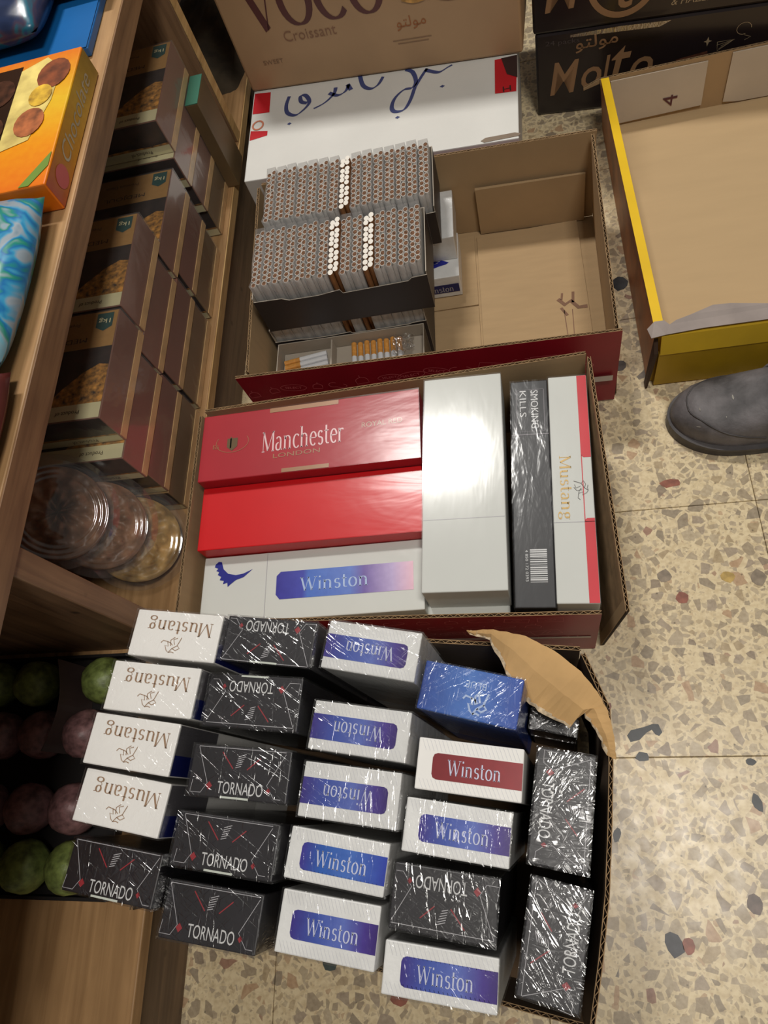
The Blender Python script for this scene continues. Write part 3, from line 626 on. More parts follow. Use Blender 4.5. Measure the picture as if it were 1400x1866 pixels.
# the big blank white one and the one below it
t, h = lying('pale carton under the large blank white one, its near end showing', -.078, .337, .0615, .118, .272, .093, 90 - 1.9, M_wc, F_tight)
under(-.078, .337, .272, .09, 88.1, ((.0045, .061),))
t, h = lying('large blank white wrapped carton with a bright glare, in the middle', -.0748, .3462, .1185, .178, .267, .0915, 90 - 1.9, M_wc, film('glare_wrap', 0.045, 10, .03, rough=.135, stretch=(1, 4, 1), crease=.04))
p = Print((0, 0, h), (1, 0, 0), (0, 1, 0)); p.rect(-.0505, -.0498, -.045, .045); p.build('tear_strip', M_grey, t)
under(.0005, .3390, .281, .042, 86.9, ((.0045, .077),))
t, h = lying('narrow black carton reading smoking kills, with a white barcode', -.0005, .3390, .0775, .151, .282, .0435, 90 - 3.1, M_black, film('streaky_wrap', 0.03, 26, 0.10, rough=0.16, stretch=(1, 3, 1), crease=0.05))
p = Print((0, 0, h), (1, 0, 0), (0, 1, 0)); p.text('SMOKING', .101, -.0060, .052, .0085, 180); p.text('KILLS', .109, .0075, .036, .0075, 180)
r = random.Random(3); x = -.113
while x < -.075:
    w = r.choice((.0006, .001, .0016)); p.rect(x, x + w, -.014, .004); x += w + r.choice((.0007, .001, .0014))
p.text('4 850 172 0393', -.094, .0075, .036, .003, 180)
p.build('white_print', M_ink, t)
p = Print((0, 0, h), (1, 0, 0), (0, 1, 0)); p.line([(.128, -.017), (.071, -.017), (.071, .015), (.128, .015), (.128, -.017)], .0006); p.rect(.0665, .0675, -.021, .021)
p.build('rule_lines', mat('grey_rule', (130, 124, 130), .4), t)
under(.0445, .3385, .277, .042, 86.8, ((.0045, .0785),))
t, h = lying('white carton with gold lettering, horse emblem and red side strip, along the right wall', .0440, .3385, .079, .154, .279, .0440, 90 - 3.2, M_wc, F_tight)
p = Print((0, 0, h), (1, 0, 0), (0, 1, 0))
p.poly([(.1385, -.0108), (.033, -.0108), (.030, -.0135), (.030, -.0215), (.1385, -.0215)]); p.poly([(-.139, -.0108), (-.047, -.0108), (-.044, -.0135), (-.044, -.0215), (-.139, -.0215)]); p.rect(-.047, .033, -.0118, -.0108)
p.build('red_strip', mat('red_strip_print', (200, 34, 48), .4), t)
Print((0, 0, h), (1, 0, 0), (0, 1, 0)).text('Mustang', -.006, .0085, .078, .0165, 180, serif=True).build('brand_lettering', M_gold, t)
p = Print((0, 0, h), (1, 0, 0), (0, 1, 0), .0007)
for q in HORSE: p.line([(-.010 - a * .022, -.0085 - b * .016) for a, b in q], .0005)
p.build('horse_emblem', mat('dark_line_print', (60, 52, 50), .5), t)
p = Print((0, 0, h), (1, 0, 0), (0, 1, 0)); p.rect(-.0485, -.0478, -.0215, .0215); p.build('tear_strip', M_grey, t)

# ------------------------------------------------------------------ cigarette displays in the far red box
M_dark = mat('display_black_board', (44, 38, 38), 0.5, 0.06)
M_dgrey = mat('display_grey_board', (170, 160, 146), 0.8, 0.05)
def tray(label, x0, x1, y0, y1, z0, z1, zf, front=None, yaw=0.0, cut=0.0, base_z=None):
    """dark display box, grey inside; front = height of the front panel"""
    cx, cy = (x0 + x1) / 2, (y0 + y1) / 2; W, D = x1 - x0, y1 - y0; th = .0012
    t = thing('display_tray', label, 'display tray', (cx, cy, z0), math.radians(yaw), None)
    mb = MB(); mb.box(-W / 2, W / 2, -D / 2, D / 2, 0, .0015); mb.build('tray_base', M_dark, t)
    mb = MB(); f = (front or z1) - z0; c = .018
    pts = [(-W / 2, .0017), (W / 2, .0017), (W / 2, f), (W / 2 - .02, f - .001), (W / 2 - .026, f - cut), (W * .02, f - cut * 1.5), (W * .02 - .003, f - cut * .3), (-W * .12, f - cut), (-W / 2 + .05, f - cut), (-W / 2 + .04, f - .001), (-W / 2, f)]
    mb.face([(a, -D / 2, b) for a, b in pts], 0); mb.face([(a, -D / 2 + th, b) for a, b in pts][::-1], 1)
    for k in range(len(pts)):
        a, b = pts[k], pts[(k + 1) % len(pts)]; mb.face([(a[0], -D / 2, a[1]), (b[0], -D / 2, b[1]), (b[0], -D / 2 + th, b[1]), (a[0], -D / 2 + th, a[1])], 1)
    mb.build('front_panel', [M_dark, M_dgrey], t)
    for sx in (-1, 1):
        mb = MB(); a = sx * W / 2; b = sx * (W / 2 - th)
        mb.box(min(a, b), max(a, b), -D / 2 + th, D / 2 - th, .0017, z1 - z0, (1, 1, 1, 0 if sx > 0 else 1, 1, 0 if sx < 0 else 1)); mb.build('side_panel', [M_dark, M_dgrey], t)
    mb = MB(); mb.box(-W / 2, W / 2, D / 2 - th, D / 2, .0017, z1 - z0, (1, 1, 1, 1, 0, 1)); mb.build('back_panel', [M_dark, M_dgrey], t)
    return t
M_paper = mat('cigarette_paper', (214, 210, 204), 0.6, 0.03)
M_tob = mat('tobacco', (106, 74, 52), 0.95, 0.3, 400)
M_fwhite = mat('white_filter_end', (236, 230, 220), 0.7, 0.02)
M_brown = mat('brown_cigarette_paper', (146, 98, 56), 0.7, 0.08, 100)
def bundle_mesh(h, white):
    mb = MB(); n = 8; r = .0036; rnd = random.Random(9 if white else 5)
    for j in range(10):
        for i in range(2):
            cx = (i - .5) * .0069 + rnd.uniform(-.0002, .0002); cy = (j - 4.5) * .0097 + (i - .5) * .0040; top = h + rnd.uniform(-.0015, .0008)
            c = [(math.cos(2 * PI * k / n), math.sin(2 * PI * k / n)) for k in range(n)]
            lo = [(cx + a * r, cy + b * r * 1.28, 0.0) for a, b in c]; up = [(cx + a * r, cy + b * r * 1.28, top) for a, b in c]
            for k in range(n): mb.face([lo[k], lo[(k + 1) % n], up[(k + 1) % n], up[k]], 2 if white else 0)
            if white: mb.face(up, 1)
            else:
                q = [(cx + a * r * .87, cy + b * r * 1.11, top) for a, b in c]; d = [(p_[0], p_[1], top - .0005) for p_ in q]
                for k in range(n):
                    mb.face([up[k], up[(k + 1) % n], q[(k + 1) % n], q[k]], 0); mb.face([q[k], q[(k + 1) % n], d[(k + 1) % n], d[k]], 0)
                mb.face(d, 1)
    me = bpy.data.meshes.new('cigarettes'); me.from_pydata(mb.v, [], mb.f)
    for m_ in ([M_paper, M_fwhite, M_brown] if white else [M_paper, M_tob]): me.materials.append(m_)
    for p_, k in zip(me.polygons, mb.m): p_.material_index = k
    return me
BW = bundle_mesh(.082, True); BB = bundle_mesh(.080, False); CW = bundle_mesh(.102, True); CB = bundle_mesh(.100, False)
def wrap_mesh(h):
    mb = MB(); mb.box(-.0073, .0073, -.0515, .0515, 0.001, h + .0022)
    me = bpy.data.meshes.new('plastic_wrap'); me.from_pydata(mb.v, [], mb.f[2:])
    # pinched, wavy upper rim of the film
    bm = bmesh.new(); bm.from_mesh(me); bmesh.ops.subdivide_edges(bm, edges=[e for e in bm.edges if e.calc_length() > .05], cuts=6)
    rn = random.Random(2)
    for v in bm.verts:
        if v.co.z > h: v.co.z += rn.uniform(-.001, .0035); v.co.x *= rn.uniform(.86, 1.0)
    bm.to_mesh(me); bm.free(); me.materials.append(F_bundle); return me
WB, WC = wrap_mesh(.080), wrap_mesh(.100)
ordn = ['first', 'second', 'third', 'fourth', 'fifth', 'sixth', 'seventh', 'eighth', 'ninth', 'tenth', 'eleventh', 'twelfth', 'thirteenth', 'fourteenth', 'fifteenth']
def row(where, group, xs, yc, z0, whites, M0, M1, WR, tilt=0.0):
    for k, x in enumerate(xs):
        w = k in whites
        lab = ('unwrapped bundle with white tips, %s from the left in the %s' if w else 'film-wrapped bundle of brown-ended cigarettes, %s from the left in the %s') % (ordn[k], where)
        t = thing('cigarette_bundle', lab, 'cigarette bundle', (x, yc + (x - xs[0]) * tilt, z0 + random.uniform(-.001, .0015)), 0, group)
        c = link('cigarettes', M1 if w else M0, t); c['kind'] = 'stuff'
        if not w: link('plastic_wrap', WR, t)
xsA = [-.3310 + k * .01605 for k in range(15)]
xsB = [-.3400 + k * .01570 for k in range(15)]
xsC = [-.3445 + k * .01500 for k in range(15)]
row('far row', 'cigarette bundles in the far display tray', xsA, .8145, .1205, (7,), BB, BW, WB, -.02)
row('middle row', 'cigarette bundles in the raised middle display tray', xsB, .6995, .1205, (7, 10), BB, BW, WB, -.02)
row('near, half covered row', 'cigarette bundles in the lowest display tray', xsC, .6985, .0105, (7, 9), CB, CW, WC, 0)
# trays
tray('black display tray of cigarette bundles at the back left of the red box', -.3425, -.0955, .7535, .8690, .1180, .185, .12, front=.175, cut=.004)
tray('black-fronted display tray raised on another one, middle of the red box', -.3500, -.1085, .6405, .7525, .1180, .188, .12, front=.182, cut=.006)
tray('lowest display tray, nearly covered by the black-fronted one above', -.3540, -.1255, .6425, .7545, .0080, .116, .01, front=.090, cut=.003)
t = thing('display_carton', 'closed black display carton supporting the far tray', 'carton', (-.26, .812, .008))
mb = MB(); mb.box(-.08, .075, -.052, .052, 0, .1095); mb.build('carton_body', M_dark, t, bevel=.001)
p = Print((0, -.052, 0), (1, 0, 0), (0, 0, 1)); p.text('TORNADO', 0, .055, .08, .014); p.build('brand_lettering', M_grey, t)
p = Print((-.23 + .2295, .6424, .15), (1, 0, 0), (0, 0, 1))   # faint lines of print on the black front
# open near tray with loose cigarettes
nt_ = tray('open grey-lined tray with loose orange-tipped cigarettes, nearest in the red box', -.3500, -.1300, .5500, .6400, .0080, .088, .02, front=.080, cut=.003)
mb = MB(); mb.box(-.108, .108, -.043, .043, .0018, .056); mb.build('tray_filling', M_dgrey, nt_)
mb = MB(); mb.box(-.0275, -.0255, -.040, .040, .0565, .080); mb.build('divider_panel', M_dgrey, nt_)
M_or = mat('orange_filter_paper', (214, 150, 70), 0.6, 0.08, 200)
M_cwhite = mat('white_cigarette_paper', (222, 224, 228), 0.6, 0.02)
def cig(label, x, y, z, rz, L=.08, group='loose cigarettes in the near tray'):
    t = thing('cigarette', label, 'cigarette', (x, y, z), rz, group)
    for nm_, a, b, m_ in (('filter', 0, .024, M_or), ('paper_tube', .0241, L, M_cwhite)):
        mb = MB(); n = 10; c = [(.0039 * math.cos(2 * PI * k / n), .0039 * math.sin(2 * PI * k / n)) for k in range(n)]
        for k in range(n):
            p, q = c[k], c[(k + 1) % n]; mb.face([(a, p[0], p[1]), (b, p[0], p[1]), (b, q[0], q[1]), (a, q[0], q[1])])
        mb.face([(a, p[0], p[1]) for p in c]); mb.face([(b, p[0], p[1]) for p in c])
        mb.build(nm_, m_, t)
for k in range(7):
    cig('loose white cigarette with orange tip at left, %s of seven from the back' % ordn[k], -.345 + .0015 * k, .6180 - k * .0088, .0690 + .0003 * (k % 2), .14, .066)
for k in range(8):
    cig('loose cigarette with orange tip pointing away, %s of eight beside the tray divider' % ordn[k], -.2380 + k * .0098, .6365 - .0015 * (k % 2), .0690, -PI / 2 + .05, .078)
t = thing('foil_wrap', 'crumpled clear film scrap over the loose cigarettes at the right end of the near tray', 'plastic film', (-.162, .617, .0745))
mb = MB(); rn = random.Random(8); NX = 9; g_ = [[((i / NX - .5) * .030 + rn.uniform(-.002, .002), (j / NX - .5) * .030 + rn.uniform(-.002, .002), rn.uniform(0, .010)) for i in range(NX + 1)] for j in range(NX + 1)]
for j in range(NX):
    for i in range(NX): mb.face([g_[j][i], g_[j][i + 1], g_[j + 1][i + 1], g_[j + 1][i]])
mb.build('film_sheet', film('shiny_scrap', .35, 60, .8), t)
# white cartons right of the displays
GF = 'white cartons beside the display trays'
t, h = lying('white carton with blue eagle, lettered dark side strip, lying flat on the far box bottom', -.1260, .7920, .008, .052, .094, .086, -.5, M_white2, None, GF)
p = Print((0, 0, h), (1, 0, 0), (0, 1, 0)); p.poly([(.017 + b * .030, -.015 + a * .026 * -1) for a, b in [(x_ * .4, y_) for x_, y_ in ((0, .5), (.3, .35), (.5, 0), (.9, -.45), (.6, -.5), (.3, -.42), (.1, -.4), (-.1, -.1), (-.6, .1), (-.3, .3))]]); p.poly([(-.012, -.008), (.006, -.009), (.018, -.011), (.006, -.016), (-.012, -.0155)]); p.build('eagle_emblem', M_eagle, t)
p = Print((0, -.043, 0), (1, 0, 0), (0, 0, 1)); p.rect(-.045, .044, .010, .028); p.build('dark_band', M_navy, t)
Print((0, -.043, 0), (1, 0, 0), (0, 0, 1), .0007).text('Winston', .012, .0185, .045, .012, serif=True).build('brand_lettering', M_grey, t)
t, h = lying('white wrapped carton stacked on the eagle carton, beside the far tray', -.1320, .8290, .0525, .098, .104, .094, -.5, M_white2, film('soft_wrap', 0.03, 40, .6, crease=.6), GF)

# ------------------------------------------------------------------ yellow tray
yx0, yx1, yy0, yy1 = .176, .66, .553, 1.055
t = thing('yellow_tray_box', 'large shallow yellow open box with bare tan cardboard inside', 'cardboard box', ((yx0 + yx1) / 2, (yy0 + yy1) / 2, 0))
yc = Vector(((yx0 + yx1) / 2, (yy0 + yy1) / 2, 0)); l3 = lambda x, y, z: Vector((x, y, z)) - yc
M_yel = mat('yellow_print', (232, 190, 18), 0.5, 0.04); M_yel2 = mat('mustard_print', (176, 140, 20), 0.5, 0.05, 20, .1, 60)
M_orr = mat('orange_side_print', (150, 96, 50), .5, .2, 20)
M_cb2 = mat('smooth_tan_board', (188, 160, 120), 0.85, 0.012, 8, 0.15, 260, stretch=(1, 6, 1), dist=.0006)
mb = MB(); mb.hexa([l3(*p, .0005) for p in ((yx0, yy0), (yx1, yy0), (yx1, yy1), (yx0, yy1))], [l3(*p, .005) for p in ((yx0, yy0), (yx1, yy0), (yx1, yy1), (yx0, yy1))], (0, 1, 0, 0, 0, 0)); mb.build('base_panel', [M_yel2, M_cb2], t)
# left wall: doubled board with a broad yellow rim
mb = MB(); mb.hexa([l3(yx0 - .008, yy0, .003), l3(yx0 + .004, yy0, .003), l3(yx0 + .004, yy1, .003), l3(yx0 - .008, yy1, .003)], [l3(yx0 - .006, yy0 + .010, .1), l3(yx0 + .006, yy0 + .010, .1), l3(yx0 - .004, yy1 - .008, .1), l3(yx0 - .016, yy1 - .008, .1)], (0, 1, 0, 2, 0, 3))
mb.build('side_wall', [M_yel2, M_yel, M_cb2, M_orr], t)
mb = MB(); mb.box(l3(yx1, 0, 0).x, l3(yx1 + .008, 0, 0).x, l3(0, yy0, 0).y, l3(0, yy1, 0).y, .003, .1); mb.build('side_wall', [M_yel], t)
# front wall, with lip and a torn grey liner folded over it
mb = MB(); mb.hexa([l3(yx0, yy0 - .008, .003), l3(yx1, yy0 - .008, .003), l3(yx1, yy0 - .003, .003), l3(yx0, yy0 - .003, .003)], [l3(yx0, yy0 - .006, .070), l3(yx1, yy0 - .006, .070), l3(yx1, yy0, .070), l3(yx0, yy0, .070)]); mb.build('front_wall', M_yel2, t)
mb = MB(); mb.hexa([l3(yx0 + .001, yy0 - .007, .0705), l3(yx1, yy0 - .007, .0705), l3(yx1, yy0 - .001, .0705), l3(yx0 + .001, yy0 - .001, .0705)], [l3(yx0 + .001, yy0 + .002, .098), l3(yx1, yy0 + .002, .098), l3(yx1, yy0 + .007, .098), l3(yx0 + .001, yy0 + .007, .098)]); mb.build('front_lip', mat('mustard_light_print', (196, 160, 30), .5, .05), t)
mb = MB(); mb.hexa([l3(yx0 - .0115, yy0 - .0115, .002), l3(yx0 - .0085, yy0 - .0115, .002), l3(yx0 - .0085, yy0 - .001, .002), l3(yx0 - .0115, yy0 - .001, .002)], [l3(yx0 - .006, yy0 - .004, .07), l3(yx0 - .001, yy0 - .004, .07), l3(yx0 - .001, yy0 + .009, .088), l3(yx0 - .006, yy0 + .009, .088)]); mb.build('corner_tuck', mat('dark_brown_edge', (60, 40, 24), .7), t)
pts = [(yx0 - .016, yy0 + .012, .104), (yx0 - .012, yy0 + .000, .100), (yx0 + .006, yy0 + .002, .101), (yx0 + .05, yy0 + .004, .102), (yx0 + .20, yy0 + .004, .102), (yx0 + .48, yy0 + .004, .102), (yx0 + .48, yy0 + .020, .104), (yx0 + .20, yy0 + .022, .105), (yx0 + .13, yy0 + .024, .106), (yx0 + .085, yy0 + .032, .107), (yx0 + .065, yy0 + .033, .107), (yx0 + .038, yy0 + .024, .106), (yx0 + .020, yy0 + .020, .104), (yx0 + .012, yy0 + .016, .102), (yx0 + .006, yy0 + .022, .104), (yx0 - .006, yy0 + .022, .104)]
mb = MB(); mb.face([l3(*p) for p in pts]); o = mb.build('torn_liner', mat('grey_liner', (150, 138, 132), .6, .05, 30, .3, 30), t); so = o.modifiers.new('thickness', 'SOLIDIFY'); so.thickness = .001
# back wall and its white inner flaps
wall(t, l3(yx0 - .006, yy1, .004), l3(yx1, yy1, .004), l3(yx0 - .016, yy1 - .001, .094), l3(yx1, yy1, .098), (0, 1, 0), M_yel2, M_cardin, name='back_wall')
wall(t, l3(yx0 - .042, yy1 - .012, .089), l3(yx0 - .0165, yy1 - .001, .087), l3(yx0 - .042, yy1 - .012, .093), l3(yx0 - .0165, yy1 - .001, .094), (0, 1, 0), M_yel2, M_cardin, name='corner_flap')
M_fl = mat('white_flap_board', (196, 184, 168), .55, .03)
for a in ([(-.004, .088), (.139, .088), (.141, .014), (.009, .010)], [(.173, .093), (.30, .093), (.30, .006), (.196, .008), (.174, .012)]):
    mb = MB(); q = [l3(.18 + x_, yy1 - .003, z_) for x_, z_ in a]; q2 = [p_ + Vector((0, .0016, 0)) for p_ in q]; mb.face(q); mb.face(q2[::-1])
    for k in range(len(q)): mb.face([q[k], q[(k + 1) % len(q)], q2[(k + 1) % len(q)], q2[k]])
    mb.build('inner_flap', M_fl, t)
Print(l3(.18, yy1 - .0032, 0), (1, 0, 0), (0, 0, 1), .0005).text('4', .0905, .034, .019, .022, 90).build('printed_number', mat('maroon_print', (84, 38, 48), .5), t)

# ------------------------------------------------------------------ boxes at the back
A = Vector((-.4, .907, 0)); t = thing('white_box', 'long white carton box with blue brush lettering and red corners, under the brown box', 'box', (-.19, 1.0, 0))
l4 = lambda x, y, z: Vector((x + .19, y - 1.0, z))
bx = ((-.398, .908), (.026, .884), (.044, 1.19), (-.398, 1.22))
mb = MB(); mb.hexa([l4(*p, .0005) for p in bx], [l4(*p, .158) for p in bx]); mb.build('box_body', mat('white_box_board', (214, 213, 208), .5, .02, 10, .1, 200), t, bevel=.0015)
p = Print(l4(0, 0, .158), (1, 0, 0), (0, 1, 0))
for s in ([(-0.333, 1.084), (-0.337, 1.064), (-0.334, 1.045), (-0.320, 1.035), (-0.306, 1.044), (-0.297, 1.059), (-0.304, 1.077), (-0.313, 1.078), (-0.311, 1.064), (-0.301, 1.058)], [(-0.289, 1.041), (-0.271, 1.049), (-0.256, 1.065), (-0.253, 1.080)], [(-0.264, 1.070), (-0.249, 1.060), (-0.236, 1.066), (-0.231, 1.080)], [(-0.233, 1.081), (-0.227, 1.066)],
          [(-0.213, 1.098), (-0.207, 1.070), (-0.194, 1.058), (-0.182, 1.064), (-0.174, 1.080)], [(-0.137, 1.085), (-0.126, 1.075), (-0.121, 1.052), (-0.127, 1.039), (-0.141, 1.038), (-0.155, 1.023), (-0.160, 1.004), (-0.155, 0.993), (-0.141, 0.993), (-0.131, 1.010), (-0.123, 1.038)], [(-0.123, 1.038), (-0.112, 1.060), (-0.103, 1.076)], [(-0.106, 1.074), (-0.098, 1.068), (-0.084, 1.061), (-0.070, 1.068), (-0.063, 1.071)]):
    # smooth the stroke
    q = [Vector((a, b, 0)) for a, b in s]; d = []
    for i in range(len(q) - 1):
        p0, p1, p2, p3 = q[max(i - 1, 0)], q[i], q[i + 1], q[min(i + 2, len(q) - 1)]
        for k in range(5):
            f = k / 5; v = .5 * ((2 * p1) + (p2 - p0) * f + (2 * p0 - 5 * p1 + 4 * p2 - p3) * f * f + (3 * p1 - p0 - 3 * p2 + p3) * f ** 3); d.append((v.x, v.y))
    d.append((q[-1].x, q[-1].y))
    for w in ribbon_quads(d, lambda a, b: .0022 + .0052 * abs(a * .5 - b * .86)): p.poly(w)
    if s[0][0] == -0.213: p.build('brush_lettering', mat('dusty_blue_print', (62, 72, 122), .5), t); p = Print(l4(0, 0, .158), (1, 0, 0), (0, 1, 0))
p.build('brush_lettering', mat('dusty_blue_print', (62, 72, 122), .5), t)
for a, b in ((-.329, 1.018), (-.151, .979), (-.080, 1.027)): p = Print(l4(0, 0, .158), (1, 0, 0), (0, 1, 0)); p.poly([(a - .004, b), (a, b - .003), (a + .004, b), (a, b + .003)]); p.build('lettering_dot', MATS['dusty_blue_print'], t)
for q in ([(-.396, 1.06), (-.366, 1.056), (-.367, 1.105), (-.396, 1.11)], [(-.396, .998), (-.366, 1.002), (-.366, 1.012), (-.396, 1.02)], [(-.002, .985), (.029, .981), (.036, 1.06), (.002, 1.06)]):
    p = Print(l4(0, 0, .158), (1, 0, 0), (0, 1, 0)); p.poly(q); p.build('red_corner_print', mat('bright_red_print', (190, 20, 34), .5), t)
p = Print(l4(0, 0, .158), (1, 0, 0), (0, 1, 0), .0008); p.line(arc(-.384, 1.03, .009, .010, 0, 360, 14), .003); p.build('round_emblem', mat('orange_print', (200, 120, 90), .5), t)
p = Print(l4(0, 0, .158), (1, 0, 0), (0, 1, 0), .0008); p.poly([(.012, 1.06), (.036, 1.06), (.033, 1.01), (.018, 1.022)]); p.text('H', .016, .990, .012, .012, 0); p.build('dark_print', mat('dark_print', (50, 30, 30), .5), t)
p = Print(l4(0, 0, .158), (1, -.057, 0), (.057, 1, 0), .0006); c = (-.052, .889)
p.poly([(c[0] - .027, c[1] + .0), (c[0] - .022, c[1] - .004), (c[0] + .027, c[1] - .0015), (c[0] + .030, c[1] + .003), (c[0] + .022, c[1] + .0065), (c[0] - .020, c[1] + .005)]); p.build('hand_hole', mat('hand_hole_brown', (132, 116, 100), .8), t)
# brown pastry box
t = thing('brown_carton_box', 'large brown carton box with dark serif lettering, standing on the white box', 'box', (-.18, 1.2, .1592))
vA, vB = Vector((-.400, 1.114, 0)), Vector((.045, 1.060, 0)); e = (vB - vA).normalized(); n = Vector((e.y, -e.x, 0)); l5 = lambda v, z: v - Vector((-.18, 1.2, 0)) + Vector((0, 0, z))
q = [vA, vB, vB - n * .26, vA - n * .26]
M_voco = mat('tan_carton_print', (178, 144, 108), .5, .03, 12)
mb = MB(); mb.hexa([l5(v, 0) for v in q], [l5(v, .36) for v in q]); mb.build('box_body', M_voco, t, bevel=.004)
D = lambda: Print(l5(vA, -.1592), e, (0, 0, 1), .0006)
D().polys(serif_polys('VOCO', .15, .03), .150, .2895, .215, .078).build('brand_lettering', mat('plum_print', (92, 52, 50), .5), t)
D().text('Croissant', .130, .2395, .085, .016, bold=.0).build('small_lettering', mat('faint_brown_print', (142, 104, 78), .5), t)
p = D(); p.text('SWEET', .056, .2045, .034, .007); p.rect(.255, .315, .2065, .2075); p.rect(.262, .31, .2015, .2025); p.build('fine_print', mat('faint_brown_print_b', (140, 110, 84), .5), t)
D().text('\uFEEE\uFE98\uFEDF\uFEEE\uFEE3', .288, .231, .045, .020).build('small_emblem', mat('ochre_print', (158, 98, 54), .5), t)
for k, (a, b, r, c) in enumerate(((.325, .276, .030, (104, 58, 34)), (.352, .268, .026, (84, 40, 32)), (.385, .274, .026, (186, 132, 60)), (.300, .270, .022, (200, 150, 80)), (.340, .285, .028, (120, 74, 40)), (.41, .272, .018, (200, 152, 84)))):
    p = D(); p.lift = .0007 + k * .0002; p.poly([(a + r * x_ * (1 + .12 * math.sin(3 * i + k)), b + .6 * r * y_) for i, (x_, y_) in enumerate(arc(0, 0, 1, 1, 0, 345, 16))]); p.build('pastry_picture', mat('pastry_print_%s' % ['brown', 'plum', 'ochre', 'cream', 'caramel', 'pale'][k], c, .5, .25, 60), t)
# black snack boxes
mA, mB = Vector((.067, 1.121, 0)), Vector((.50, 1.062, 0)); e = (mB - mA).normalized(); n = Vector((e.y, -e.x, 0))
M_mb = mat('dark_brown_gloss_print', (36, 29, 31), .32, .1, 10, coat=.2); M_mt = mat('tan_lettering_print', (158, 122, 88), .5, .05)
def blackbox(label, z0, z1, off, Lb):
    t = thing('black_carton_box', label, 'box', (.25, 1.2, z0), 0, 'black snack boxes stacked at the back')
    l6 = lambda v, z: v - Vector((.25, 1.2, z0)) + Vector((0, 0, z))
    a = mA + e * off; q = [a, a + e * Lb, a + e * Lb - n * .22, a - n * .22]
    mb = MB(); mb.hexa([l6(v, z0) for v in q], [l6(v, z1) for v in q]); mb.build('box_body', M_mb, t, bevel=.004)
    return t, (lambda: Print(l6(a, z0), e, (0, 0, 1), .0006))
t, D = blackbox('dark snack box with tan slanted lettering, bottom of the stack behind the yellow box', .0005, .141, 0, .352)
D().text('M', .045, .065, .050, .056, 4, shear=.3, bold=.009).text('o', .088, .060, .032, .036, 4, shear=.3, bold=.009).text('l', .111, .068, .014, .052, 4, shear=.3, bold=.009).text('t', .134, .076, .030, .060, 4, shear=.3, bold=.009).text('o', .165, .066, .034, .036, 4, shear=.3, bold=.009).build('brand_lettering', M_mt, t)
D().text('\uFEEE\uFE98\uFEDF\uFEEE\uFEE3', .094, .118, .064, .026, 3, bold=.01).build('second_lettering', M_mt, t)
p = D(); p.text('24 packs', .042, .124, .052, .010); p.build('small_lettering', mat('dim_grey_print', (82, 74, 74), .5), t)
p = D(); p.poly([(.258 + a, .095 + b) for a, b in ((0, .007), (.0018, .0015), (.006, 0), (.0018, -.0015), (0, -.008), (-.0018, -.0015), (-.006, 0), (-.0018, .0015))])
p.line([(.272, .092), (.296, .093), (.274, .078), (.272, .092)], .0008); p.line([(.296, .093), (.278, .085)], .0006); p.line([(.296, .093), (.272, .087)], .0006); p.line([(.296, .093), (.276, .081)], .0006)
p.line([(.306 + a, .108 + b) for a, b in arc(0, 0, .010, .009, 0, 290, 12)], .0008); p.line([(.308, .098), (.318, .094), (.31, .09)], .0007); p.build('line_doodles', mat('pale_tan_line', (170, 150, 120), .5), t)
p = D(); p.poly([(.215, .072), (.26, .080), (.262, .066), (.225, .058)]); p.build('biscuit_picture', mat('biscuit_print', (90, 54, 40), .5, .3, 90), t)
t, D = blackbox('dark snack box with a smile emblem, on top of the stack behind the yellow box', .1412, .285, -.003, .345)
D().text('M', .045, .062, .056, .058, 4, shear=.3, bold=.009).build('brand_lettering', M_mt, t)
D().text('t', .135, .048, .026, .050, 4, shear=.2, bold=.009).build('brand_lettering', M_mt, t)
D().line(arc(.130, .062, .046, .048, 190, 345, 20), .009).build('smile_emblem', M_mt, t)
D().text('CHOCO', .225, .036, .050, .010, 0, shear=.2).text('& HAZELNUT', .243, .022, .085, .011, 0, shear=.2).build('small_lettering', mat('pale_tan_line', (170, 150, 120), .5), t)
t = thing('packing_tape', 'torn strip of shiny clear tape between the two dark snack boxes', 'tape', (.2, 1.0985, .141))
p = Print((-.13, .0125, 0), e, (0, 0, 1), .0035); p.poly([(0.05, -.002), (.18, -.004), (.195, .003), (.12, .005), (.05, .002)]); p.build('tape_strip', film('tape_film', .45, 60, .8, rough=.2), t)
# pale speckled slab at the far right, and the dark sack
t = thing('stone_slab', 'white black-speckled stone slab behind the dark snack boxes at right', 'stone slab', (.62, 1.26, 0))
mb = MB(); mb.box(-.165, .25, -.012, .012, 0.0005, .42); mb.build('slab_body', mat('speckled_white', (196, 194, 180), .5, .35, 130), t, bevel=.002)
p = Print((-.165, -.012, 0), (1, 0, 0), (0, 0, 1)); rn = random.Random(12)
for k in range(70):
    a, b = rn.uniform(.005, .3), rn.uniform(.01, .35); p.poly([(a + rn.uniform(.0008, .003) * x_, b + rn.uniform(.0008, .004) * y_) for x_, y_ in arc(0, 0, 1, 1, 0, 300, 5)])
p.build('dark_speckles', mat('speck_black', (40, 40, 40), .6), t)['kind'] = 'stuff'

